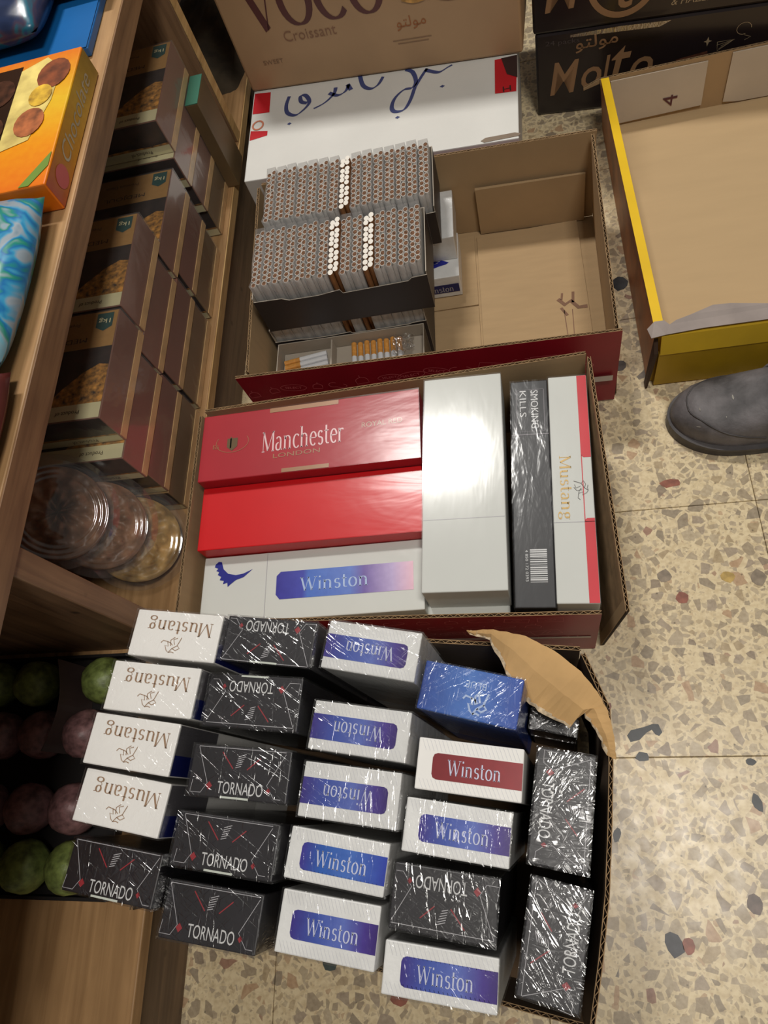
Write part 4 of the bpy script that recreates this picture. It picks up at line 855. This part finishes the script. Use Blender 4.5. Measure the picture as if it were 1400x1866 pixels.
# ------------------------------------------------------------------ shelf unit
SX = -.432
W_f = wood('shelf_wood', (108, 78, 54), (152, 116, 82), 1); W_v = wood('upright_wood', (112, 84, 60), (152, 118, 86), 2)
W_x = wood('shelf_top_wood', (150, 114, 74), (186, 146, 100), 1); W_l = wood('light_edge_wood', (178, 140, 88), (212, 176, 120), 1, 14)
W_d = wood('dark_plinth_wood', (92, 72, 54), (122, 98, 74), 1)
sh = thing('shelf_unit', 'wooden shelf unit along the left side with two open bays of goods', 'shelf', (SX - .2, .6, 0))
sb = lambda n_, x0, x1, y0, y1, z0, z1, m_, bev=.0015: (lambda mb: (mb.box(x0 - (SX - .2), x1 - (SX - .2), y0 - .6, y1 - .6, z0, z1), mb.build(n_, m_, sh, bevel=bev))[1])(MB())
sb('upper_shelf', -.95, SX, -.6, 1.75, .410, .442, W_x)
sb('front_edging', SX, SX + .002, -.6, 1.75, .4105, .4415, W_f, .0004)
sb('lower_shelf', -.95, SX, -.6, 1.75, .112, .130, W_x)
sb('front_edging', SX, SX + .002, .2105, 1.75, .1125, .1295, W_l, .0004)
sb('plinth_board', SX - .035, SX - .012, -.6, 1.75, .0005, .1115, W_d)
sb('divider_board', -.95, SX - .001, .182, .209, .1305, .4095, W_v)
sb('divider_board', -.95, SX - .001, 1.040, 1.062, .1305, .4095, W_v)
sb('divider_edging', SX - .0009, SX + .001, 1.040, 1.062, .1305, .4095, W_l, .0004)
sb('back_panel', -.97, -.952, -.6, 1.75, .0005, .85, W_d)

# ------------------------------------------------------------------ date boxes
M_dbr = mat('brown_box_side', (136, 96, 80), .38, .08, 6, coat=.3); M_dol = mat('olive_reflection_side', (132, 106, 70), .38, .08, 6, coat=.3); M_dtan = mat('tan_box_lid_edge', (216, 178, 124), .45, .08, 30)  # olive of the bottom row is a reflection painted into the side colour
M_dgold = gradient('golden_label_shaded_left', [(0.0, (104, 68, 30)), (1.0, (182, 138, 76))]); M_dpic = mat('dark_date_picture', (34, 22, 18), .4, .7, 60); M_embr = mat('gold_woven_picture', (168, 118, 48), .5, .5, 140, .8, 140)  # label gold darkens leftwards: upper shelf's shadow painted into the ramp
M_cream = mat('cream_label', (222, 214, 170), .5, .03); M_teal = mat('teal_badge', (24, 78, 74), .5); M_dkbrown = mat('dark_brown_ink', (58, 38, 26), .5)
F_date = film('date_box_wrap', .10, 20, .35, rough=.14, crease=.08, haze=.05)
lv = [.1312, .1810, .2308, .2806, .3304]
def date_box(y0, y1, k, label, x1=-.441, top=False):
    W = .215; t = thing('date_box', label, 'box of dates', (x1 - W / 2, (y0 + y1) / 2, lv[k]), 0, 'date boxes stacked on the lower shelf')
    D_ = y1 - y0; h = lv[k + 1] - lv[k] - .0006
    mb = MB(); mb.box(-W / 2, W / 2, -D_ / 2, D_ / 2, .0, h); mb.build('box_body', M_dbr if k else M_dol, t, bevel=.0008)
    mb = MB(); mb.box(W / 2 + .0001, W / 2 + .0011, -D_ / 2 + .001, D_ / 2 - .001, .0, .0105); mb.build('lid_edge', M_dtan, t)
    for nm_, o_, ux, uy, S_ in (('top', (0, 0, h), (1, 0, 0), (0, 1, 0), D_ / 2), ('side', (0, -D_ / 2, h / 2), (1, 0, 0), (0, 0, 1), h / 2)):
        if nm_ == 'top' and not top: continue
        X0, X1 = -W / 2 + .001, W / 2 - .0012
        P = lambda lift=.0003: Print(o_, ux, uy, lift)
        if nm_ == 'top':
            P().rect(X0, X1, S_ * .30, S_ - .001).build('label_panel', M_dgold, t)
            P().rect(X0, X1 - .012, -S_ * .72, S_ * .30).rect(X1 - .012, X1, -S_ * .1, S_ * .3).build('label_picture', M_dpic, t)
            q = P(.0004); q.poly([(X1 - .075, -S_ * .72), (X1, -S_ * .72), (X1, -S_ * .05), (X1 - .012, -S_ * .02), (X1 - .030, -S_ * .15), (X1 - .052, -S_ * .40)]); q.build('woven_picture', M_embr, t)
            P(.0006).rect(X0, X1, -S_ + .001, -S_ * .72).build('cream_strip', M_cream, t)
            q = P(.0006); q.poly([(X1 - .026, S_ * .68), (X1 - .0155, S_ * .60), (X1 - .005, S_ * .68), (X1 - .005, S_ - .004), (X1 - .026, S_ - .004)]); q.build('weight_badge', M_teal, t)
            P(.0009).text('1kg', X1 - .0155, S_ * .80, .015, .008, 180).build('weight_lettering', M_cream, t)
            P(.0006).text('MEDJOUL', X1 - .065, S_ * .48, .062, .0085, 180).text('Premium Dates', X1 - .072, S_ * .78, .05, .005, 180).build('label_lettering', M_dkbrown, t)
            P(.0009).text('Product of', X1 - .040, -S_ * .86, .030, .005, 180).build('origin_lettering', M_dkbrown, t)
        else:
            P().rect(X0, X1, -S_ * .45, S_ - .0005).build('label_picture', M_dpic, t)
            q = P(.0003); q.rect(X0, X1, -S_ + .001, -S_ * .45); q.build('cream_strip', M_cream, t)
            q = P(.0005); q.poly([(X0 + .05, -S_ * .45), (X1, -S_ * .45), (X1, -S_ * .32), (X1 - .03, -S_ * .38), (X1 - .06, -S_ * .30), (X0 + .05, -S_ * .40)]); q.build('woven_picture', M_embr, t)
            P(.0006).text('Product of', X1 - .045, -S_ * .72, .032, .0055, 180).build('origin_lettering', M_dkbrown, t)
    e_ = .0007; mb = MB(); mb.box(-W / 2, W / 2 + e_ + .0006, -D_ / 2 - e_, D_ / 2 + e_, .001, h - .0002 if not top else h + .0008); mb.f.pop(0); mb.m.pop(0)
    if not top: mb.f.pop(0); mb.m.pop(0)
    mb.build('plastic_wrap', F_date, t)
names = ['bottom', 'second from the bottom', 'third from the bottom', 'topmost']
stacks = [('nearest stack', [(.364, .509), (.366, .507), (.361, .502), (.384, .530)]),
          ('second nearest stack', [(.516, .660), (.514, .662), (.506, .652), (.533, .6765)]),
          ('third nearest stack', [(.672, .800), (.672, .806), (.660, .809)]),
          ('farthest stack', [(.835, .985), (.832, .985), (.828, .985), (.839, 1.002)])]
for si, (sn_, bs) in enumerate(stacks):
    for k, (y0, y1) in enumerate(bs):
        date_box(y0, y1 - .0012, k, 'wrapped brown box of dates, %s in the %s' % (names[k], sn_), top=(k == len(bs) - 1 or k == 2))
t = thing('teal_box', 'small box with a teal green top squeezed beside the farthest date stack', 'box', (-.4285, .966, .1312))
mb = MB(); mb.box(-.0115, .008, -.030, .034, 0, .145); mb.build('box_body', mat('olive_side_print', (104, 84, 56), .5, .1), t, bevel=.0008)
mb = MB(); mb.box(-.0113, .0078, -.0298, .0338, .1453, .1462); mb.build('box_top', mat('teal_print', (62, 120, 100), .5, .05), t)

# ------------------------------------------------------------------ round sweet containers
M_clear = film('clear_tub_plastic', .10, 12, .15, rough=.08, haze=.02, crease=.0)
def tub(label, c, axis, r, col, seed):
    t = thing('sweet_container', label, 'plastic container', c, 0, 'round clear sweet containers on the lower shelf')
    ax = Vector(axis).normalized(); t.rotation_mode = 'QUATERNION'; t.rotation_quaternion = Vector((0, 0, 1)).rotation_difference(ax)
    def lathe(prof, n=56):
        mb = MB(); k = len(prof)
        idx = [[mb.vert((p[0] * r * math.cos(2 * PI * i / n), p[0] * r * math.sin(2 * PI * i / n), p[1] * r)) for p in prof] for i in range(n)]
        for i in range(n):
            for j in range(k - 1): mb.f.append([idx[i][j], idx[(i + 1) % n][j], idx[(i + 1) % n][j + 1], idx[i][j + 1]]); mb.m.append(0)
        return mb
    lid = [(1.0, .0), (1.0, .03), (.93, .04), (.92, .075), (.86, .09)]
    for q in range(7): rr_ = .84 - q * .045; lid += [(rr_, .10 + .012 * (q % 2)), (rr_ - .02, .10 + .012 * ((q + 1) % 2))]
    lid += [(.5, .10), (.46, .125), (.2, .13), (.001, .13)]
    lathe(lid).build('lid', M_clear, t, smooth=True)
    lathe([(1.0, -.005), (.99, -.03), (.90, -.04), (.84, -.22), (.78, -.27), (.001, -.27)]).build('tub', M_clear, t, smooth=True)
    rn = random.Random(seed); mb = MB(); NR, NA = 14, 48; ph = [rn.uniform(0, 6) for _ in range(6)]; ring = []
    for i in range(NR + 1):
        q = i / NR; rw = []
        for j in range(NA):
            th = 2 * PI * j / NA
            z = -.02 + .07 * math.sin(5 * th + ph[0]) * math.sin(5 * q * PI + ph[1]) + .05 * math.sin(11 * th + ph[2] + 6 * q) + .03 * math.sin(23 * q + 7 * th + ph[3]) - .10 * (1 - math.sin(min(1, q * 1.3) * PI)) * .5
            if i == NR: z = -.2
            rw.append(mb.vert((q * .83 * r * math.cos(th), q * .83 * r * math.sin(th), z * r)))
        ring.append(rw)
    for i in range(NR):
        for j in range(NA): mb.f.append([ring[i][j], ring[i + 1][j], ring[i + 1][(j + 1) % NA], ring[i][(j + 1) % NA]]); mb.m.append(0)
    s = mb.build('sweets', mat(label.split()[0] + '_sweet', col, .45, .25, 40, .4, 60), t, smooth=True); s['kind'] = 'stuff'
tub('amber sweets in a round clear container, rightmost and lowest of three leaning', (-.4700, .304, .184), (.60, -.25, .75), .063, (190, 152, 90), 1)
tub('brown sweets in a round clear container, middle of three leaning', (-.4850, .303, .237), (.60, -.25, .75), .062, (146, 108, 80), 2)
tub('dark sweets in a round clear container, leftmost and topmost of three leaning', (-.5000, .296, .293), (.60, -.25, .75), .063, (128, 94, 70), 3)

# ------------------------------------------------------------------ speckled balls in the near bay
def ball(x, y, z, r, green, label, seed):
    rn = random.Random(seed); mb = MB(); nu, nv = 20, 12; ph = [rn.uniform(0, 6) for _ in range(6)]
    idx = []
    for j in range(nv + 1):
        rw = []
        for i in range(nu):
            u, v = 2 * PI * i / nu, PI * j / nv; d = Vector((math.sin(v) * math.cos(u), math.sin(v) * math.sin(u), math.cos(v)))
            k = 1 + .03 * math.sin(4 * d.x + ph[0]) * math.cos(5 * d.y + ph[1]) + .02 * math.sin(9 * d.z + ph[2]); rw.append(mb.vert(d * r * k))
        idx.append(rw)
    for j in range(nv):
        for i in range(nu): mb.f.append([idx[j][i], idx[j][(i + 1) % nu], idx[j + 1][(i + 1) % nu], idx[j + 1][i]]); mb.m.append(0)
    m_ = mat('green_speckled', (112, 126, 66), .45, .25, 110, .4, 120) if green else mat('pink_speckled', (124, 90, 90), .45, .25, 110, .4, 120)
    o = mb.build('speckled_ball', m_, None, (x, y, z), smooth=True)
    tag(o, label, 'ball', 'speckled balls on the near lower shelf')
t = thing('black_tray', 'black plastic tray under the speckled balls on the near lower shelf', 'tray', (-.585, .0425, .1302))
M_bt = mat('black_tray_plastic', (24, 20, 20), .6, .1)
for nm_, a in (('tray_base', (-.115, .110, -.125, .128, .0, .003)), ('tray_rim', (.1102, .114, -.125, .128, .0, .014)), ('tray_rim', (-.115, .114, -.129, -.1252, .0, .014)), ('tray_rim', (-.115, .114, .1282, .132, .0, .014))):
    mb = MB(); mb.box(*a); mb.build(nm_, M_bt, t, bevel=.0006)
rows_ = [(.139, (-.500, -.590, -.6465), True, 'farthest green row'), (.0805, (-.513, -.5695, -.626), False, 'second row, pink'), (.003, (-.513, -.5695, -.626), False, 'third row, pink'), (-.0535, (-.505, -.5615, -.618), True, 'nearest green row')]
wh = ['nearest the shelf front', 'middle of the row', 'deepest in the shelf']
for ri, (yy, xs, g, nm_) in enumerate(rows_):
    for xi, xx in enumerate(xs): ball(xx, yy, 0.1335 + .0275, .0268, g, '%s speckled ball, %s, %s' % ('green' if g else 'pink', wh[xi], nm_), ri * 5 + xi)
t = thing('clear_band', 'dull clear plastic band standing between the green and pink balls', 'plastic band', (-.545, .115, .1335))
mb = MB()
for i in range(14):
    a0 = -.9 + i * .13; a1 = a0 + .13; f = lambda a, z: (.0 + .013 * math.cos(a * 1.6) - .013, -.055 + (a + .9) * .055, z)
    mb.face([f(a0, 0), f(a1, 0), f(a1, .06), f(a0, .06)])
o = mb.build('band', mat('smoky_plastic', (86, 70, 66), .3, .1), t); so = o.modifiers.new('thickness', 'SOLIDIFY'); so.thickness = .0008
o.location.x = .013

# ------------------------------------------------------------------ goods on the upper shelf
Zu = .4425
t = thing('biscuit_box', 'orange and yellow box of chocolate biscuits with a window, on the upper shelf', 'box', (-.490, .655, Zu), math.radians(0))
M_yo = gradient('orange_yellow_print', [(0.0, (236, 120, 20)), (.3, (240, 150, 10)), (.6, (236, 190, 40)), (1.0, (232, 122, 30))], axis=1)
x0, x1, y0, y1, h = -.12, .052, -.092, .115, .032
mb = MB(); mb.box(x0, x1, y0, y1, 0, h); mb.build('box_body', M_yo, t, bevel=.0015)
P = lambda lift=.0004: Print((0, 0, h), (1, 0, 0), (0, 1, 0), lift)
P().rect(x0 + .004, x1 - .070, y0 + .006, y1 - .012).build('window', mat('dark_window', (44, 26, 18), .15, .1), t)
for k in range(6): 
    c_ = (x0 + .03 + (k % 2) * .05, y0 + .035 + (k // 2) * .06); q = P(.0009); q.poly([(c_[0] + a, c_[1] + b) for a, b in arc(0, 0, .021, .023, 0, 345, 16)]); q.build('biscuit_picture', mat('chocolate_print', (70, 40, 26), .3, .3, 80), t)
q = P(.0006); q.poly([(x1 - .070, y1 - .02), (x1 - .04, y1 - .006), (x1 - .018, y1 - .03), (x1 - .02, y1 - .08), (x1 - .035, y0 + .07), (x1 - .07, y0 + .06)]); q.build('cream_swirl', mat('cream_swirl', (232, 204, 120), .4, .15, 40), t)
for k, (a, b, r_, c_) in enumerate(((-.026, .078, .020, (128, 64, 30)), (-.040, .005, .018, (170, 96, 52)), (-.035, .045, .014, (226, 170, 50)))):
    q = P(.001 + k * .0002); q.poly([(x1 + a + r_ * p_[0], b + r_ * 1.2 * p_[1]) for p_ in arc(0, 0, 1, 1, 0, 345, 16)]); q.build('nut_picture', mat('nut_print_%d' % k, c_, .5, .25, 70), t)
q = P(.0007); q.poly([(x1 - .030, y0 + .001), (x1 - .001, y0 + .045), (x1 - .001, y0 + .025), (x1 - .018, y0 + .001)]); q.build('green_flash', mat('green_print', (110, 140, 50), .5), t)
P = lambda lift=.0004: Print((x1, 0, 0), (0, 1, 0), (0, 0, 1), lift)
P().rect(y0 + .001, y1 - .001, .001, h - .002).build('side_print', gradient('mustard_side_print', [(0, (170, 70, 40)), (.3, (190, 130, 20)), (.7, (196, 156, 60)), (1, (150, 120, 50))], axis=1), t)
P(.0008).text('Chocolate', .025, .017, .13, .015, 0, shear=.3).build('side_lettering', mat('silver_grey_print', (176, 164, 140), .3), t)
q = P(.0009); q.poly([(-.062 + .014 * a, .014 + .010 * b) for a, b in arc(0, 0, 1, 1, 0, 345, 14)]); q.build('pink_emblem', mat('pink_print', (190, 90, 90), .5), t)
# blue box, blue film bag
t = thing('blue_box', 'flat plain blue box at the far end of the upper shelf', 'box', (-.5, .885, Zu))
mb = MB(); mb.box(-.14, .047, -.080, .12, 0, .010); mb.build('box_body', mat('blue_board', (14, 92, 158), .4, .06), t, bevel=.0015)
mb = MB(); mb.box(-.139, .046, -.079, .119, .0105, .0112); mb.build('lid_panel', mat('blue_lid', (18, 98, 166), .4, .05), t, bevel=.0002)
def pillow(name, label, cat, c, sx, sy, sz, mats, seed, rz=0, pr=None, extra=None):
    t = thing(name, label, cat, c, rz); rn = random.Random(seed); n = 22; mb = MB(); ids = {}
    ph = [rn.uniform(0, 6) for _ in range(8)]
    for side in (1, -1):
        for j in range(n + 1):
            for i in range(n + 1):
                u, v = i / n * 2 - 1, j / n * 2 - 1
                b = (max(0, (1 - u ** 4)) * max(0, (1 - v ** 4))) ** .5
                wr_ = .12 * math.sin(7 * u + ph[0] + 3 * v) * math.sin(5 * v + ph[1]) + .06 * math.sin(15 * u + ph[2]) * math.cos(13 * v + ph[3])
                z = sz * .5 + side * sz * .5 * b * (1 + wr_ * (1 if side > 0 else 0))
                ids[(side, i, j)] = mb.vert((u * sx / 2 * (1 - .05 * v * v), v * sy / 2, max(z, .0003)))
        for j in range(n):
            for i in range(n): mb.f.append([ids[(side, i, j)], ids[(side, i + 1, j)], ids[(side, i + 1, j + 1)], ids[(side, i, j + 1)]]); mb.m.append(0)
    mb.build('bag_body', mats, t, smooth=True)
    return t
def foil(name, stops, scale):
    m = bpy.data.materials.new(name); m.use_nodes = True; nt = m.node_tree; N = nt.nodes; L = nt.links; b = N['Principled BSDF']; b.inputs['Roughness'].default_value = .28
    tc = N.new('ShaderNodeTexCoord'); no = N.new('ShaderNodeTexNoise'); no.inputs['Scale'].default_value = scale; no.inputs['Distortion'].default_value = 2.0; no.inputs['Detail'].default_value = 2
    L.new(tc.outputs['Object'], no.inputs['Vector']); rp = N.new('ShaderNodeValToRGB'); el = rp.color_ramp.elements
    while len(el) < len(stops): el.new(.5)
    for e_, (p_, c_) in zip(el, stops): e_.position = p_; e_.color = lin(c_)
    L.new(no.outputs[0], rp.inputs[0]); L.new(rp.outputs[0], b.inputs['Base Color']); MATS[name] = m; return m
t = pillow('sweet_bag', 'dark blue see-through bag of sweets lying on the flat blue box', 'bag', (-.580, .905, Zu + .0116), .16, .18, .045, foil('blue_bag_film', [(.3, (16, 26, 50)), (.45, (36, 50, 84)), (.55, (70, 60, 80)), (.62, (24, 100, 120)), (.72, (30, 60, 110))], 14), 4)
t2 = pillow('wafer_bag', 'light blue and white plastic bag standing before the orange box', 'bag', (-.524, .455, Zu), .170, .205, .045, foil('pale_blue_film', [(.32, (120, 142, 158)), (.42, (148, 160, 170)), (.48, (60, 150, 190)), (.53, (30, 110, 170)), (.58, (40, 140, 120)), (.64, (150, 168, 178)), (.75, (120, 180, 200))], 16), 6)
p = Print((.045, -.070, .022), (0, 1, 0), (-.6, 0, .8), .012); p.poly([(.022 * a, .009 * b) for a, b in arc(0, 0, 1, 1, 0, 345, 16)]); p.build('red_emblem', mat('crimson_print', (170, 50, 74), .4), t2)
t3 = pillow('maroon_pack', 'maroon sweet wrapper with white script at the near end of the upper shelf', 'bag', (-.502, .298, Zu), .14, .11, .034, mat('maroon_film', (84, 34, 32), .3, .15, 20), 7)
Print((.035, .01, .034), (0, 1, 0), (-1, 0, 0), .001).text('Sweet', 0, 0, .05, .016, shear=.3).build('script_lettering', M_stripe, t3)
t4 = pillow('gold_wrapper', 'crinkled gold brown foil pack on the blue box at the top edge', 'bag', (-.478, .962, Zu + .0116), .075, .13, .03, mat('gold_foil', (150, 104, 44), .25, .4, 30, .6, 40, metal=.6), 8)

# ------------------------------------------------------------------ dark sack behind the shelf end
t = pillow('dark_sack', 'slumped dark olive sack in the gap behind the shelf end', 'sack', (-.52, 1.33, 0.0005), .20, .36, .16, mat('dark_olive_cloth', (62, 52, 38), .9, .2, 30, .5, 80), 11)
t = thing('dark_case', 'black box standing in the dark gap beside the brown carton', 'box', (-.475, 1.62, .0005))
mb = MB(); mb.box(-.11, .03, -.08, .2, 0, .34); mb.build('case_body', mat('black_plastic', (26, 22, 22), .6, .1), t, bevel=.003)

# ------------------------------------------------------------------ shoes
M_lea = mat('worn_black_leather', (94, 90, 91), .62, .32, 20, .5, 120); M_sole = mat('black_rubber', (66, 62, 62), .55, .2, 30); M_scuff = mat('scuff_grey', (150, 146, 138), .7, .2, 90)
def shoe(label, loc, rz, flip=1):
    t = thing('shoe', label, 'shoe', loc, rz, 'pair of worn black shoes')
    L = .285
    def hw(u, k=1.0):   # half width along the shoe, u from toe 0 to heel 1
        a = math.sqrt(max(0, 1 - (1 - min(u / .27, 1)) ** 2.1)) ** 1.05
        b = math.sqrt(max(0, 1 - max(0, (u - .88) / .12) ** 2.4)); waist = 1 - .16 * math.exp(-((u - .62) / .16) ** 2)
        return (.0485 * a * b * waist) * k
    def cyl(u): return flip * .007 * math.sin((u) * PI * .9)
    us = [0.0, .004, .012, .025, .045, .07, .1, .14, .18, .23, .28, .34, .40, .46, .52, .58, .64, .70, .76, .82, .88, .92, .95, .975, .99, 1.0]
    def ring(u, n, z0, hf, k):
        h = hf(u); w = hw(u, k); out = []
        for i in range(n + 1):
            a = PI * i / n; ca, sa = math.cos(a), math.sin(a)
            out.append((u * L, cyl(u) + w * math.copysign(abs(ca) ** .62, ca), z0 + h * (sa ** .72)))
        return out
    # sole
    for nm_, z0, z1, k, m_ in (('sole', .0005, .014, 1.06, M_sole), ('welt', .0142, .0185, 1.09, M_sole)):
        mb = MB(); lo = []; 
        for u in us: w = hw(u, k) + .0012; lo.append((u, w))
        pts = [(u * (L + .006) - .003, cyl(u) + w) for u, w in lo] + [(u * (L + .006) - .003, cyl(u) - w) for u, w in reversed(lo)]
        n = len(pts); mb.face([(a, b, z1) for a, b in pts]); mb.face([(a, b, z0) for a, b in pts][::-1])
        for i in range(n): a, b = pts[i], pts[(i + 1) % n]; mb.face([(a[0], a[1], z0), (b[0], b[1], z0), (b[0], b[1], z1), (a[0], a[1], z1)])
        mb.build(nm_, m_, t)
    hf = lambda u: .006 + .032 * min(1, u / .10) ** .55 + .034 * max(0, min(1, (u - .18) / .34)) ** 1.3
    vamp = [ring(u, 18, .018, hf, .985) for u in us if u <= .53]
    mb = MB(); idx = [[mb.vert(p) for p in r_] for r_ in vamp]
    for a, b in zip(idx, idx[1:]):
        for i in range(18): mb.f.append([a[i], a[i + 1], b[i + 1], b[i]]); mb.m.append(0)
    mb.build('vamp', M_lea, t, smooth=True)
    mb = MB(); rows = []     # quarters: open topline
    for u in [u for u in us if u >= .40]:
        h = .050 + .016 * max(0, (u - .52) / .48); w = hw(u, 1.0)
        rows.append([(u * L, cyl(u) + w, .018), (u * L, cyl(u) + w * 1.0, .018 + h * .5), (u * L, cyl(u) + w * .82, .018 + h)])
    pts_l = rows; pts_r = [[(p[0], 2 * cyl(p[0] / L) - p[1], p[2]) for p in r_] for r_ in rows]; chain = pts_l + pts_r[::-1]
    idx = [[mb.vert(p) for p in r_] for r_ in chain]
    for a, b in zip(idx, idx[1:]):
        for i in range(2): mb.f.append([a[i], b[i], b[i + 1], a[i + 1]]); mb.m.append(0)
    o = mb.build('quarter', M_lea, t, smooth=True); so = o.modifiers.new('thickness', 'SOLIDIFY'); so.thickness = .003
    mb = MB(); pts = [(u * L, cyl(u) + hw(u, .9)) for u in us if u > .5] + [(u * L, cyl(u) - hw(u, .9)) for u in reversed([u for u in us if u > .5])]; mb.face([(a, b, .024) for a, b in pts]); mb.build('insole', mat('dark_lining', (36, 32, 30), .9), t)
    # raised apron seam and instep strap
    def surf(u, a): 
        h = hf(u); w = hw(u, .985); ca, sa = math.cos(a), math.sin(a); return Vector((u * L, cyl(u) + w * math.copysign(abs(ca) ** .62, ca), .018 + h * sa ** .72))
    path = [surf(.46 - .38 * math.sin(k / 24 * PI) ** .8 if True else 0, PI * (.22 + .56 * k / 24)) for k in range(25)]
    def tube(pts, r_, name, m_):
        mb = MB(); prev = None
        for i, p in enumerate(pts):
            d = (pts[min(i + 1, len(pts) - 1)] - pts[max(i - 1, 0)]).normalized(); a = d.cross(Vector((0, 0, 1))).normalized(); b = a.cross(d)
            rg = [mb.vert(p + (a * math.cos(2 * PI * q / 6) + b * math.sin(2 * PI * q / 6)) * r_) for q in range(6)]
            if prev: 
                for q in range(6): mb.f.append([prev[q], prev[(q + 1) % 6], rg[(q + 1) % 6], rg[q]]); mb.m.append(0)
            prev = rg
        mb.build(name, m_, t, smooth=True)
    tube([surf(.05 + .0 * k, PI * k / 24) if False else surf(.36 - .30 * math.sin(PI * k / 24) ** .7, PI * (.06 + .88 * k / 24)) for k in range(25)], .0011, 'toe_seam', M_scuff if False else M_sole)
    mb = MB(); prev = None
    for k in range(17):
        a = PI * (.10 + .80 * k / 16); p = surf(.43, a); q_ = surf(.52, a); up = Vector((0, (p.y - cyl(.43)) * .05, .0022)); c_ = [mb.vert(p + up), mb.vert(q_ + up), mb.vert(q_ + up * 2.4), mb.vert(p + up * 2.4)]
        if prev:
            for i in range(4): mb.f.append([prev[i], prev[(i + 1) % 4], c_[(i + 1) % 4], c_[i]]); mb.m.append(0)
        prev = c_
    mb.build('instep_strap', mat('strap_leather', (74, 72, 72), .55, .2, 60, .4, 120), t)
    # scuffs: pale worn patches of leather
    rn = random.Random(5); mb = MB()
    for (u0, a0, du, da) in ((.16, .10, .10, .020), (.22, .125, .12, .012), (.24, .5, .008, .01), (.10, .55, .006, .03), (.09, .78, .02, .012), (.30, .14, .09, .012), (.2, .62, .004, .02)):
        c_ = [surf(u0 + du * q1, PI * (a0 + da * q2)) + Vector((0, 0, .0008)) for q1, q2 in ((-.5, 0), (-.2, -.5), (.2, -.4), (.5, .1), (.1, .5), (-.3, .4))]; mb.face([c_[0], c_[1], c_[5]]); mb.face([c_[1], c_[2], c_[4], c_[5]]); mb.face([c_[2], c_[3], c_[4]])
    mb.build('scuff_mark', M_scuff, t)
    return t
shoe('worn black leather shoe pointing left beside the yellow box', (.186, .481, 0), math.radians(1), -1)
shoe('black shoe at the lower right edge, only its toe tip showing', (.196, -.185, 0), math.radians(-2), 1)
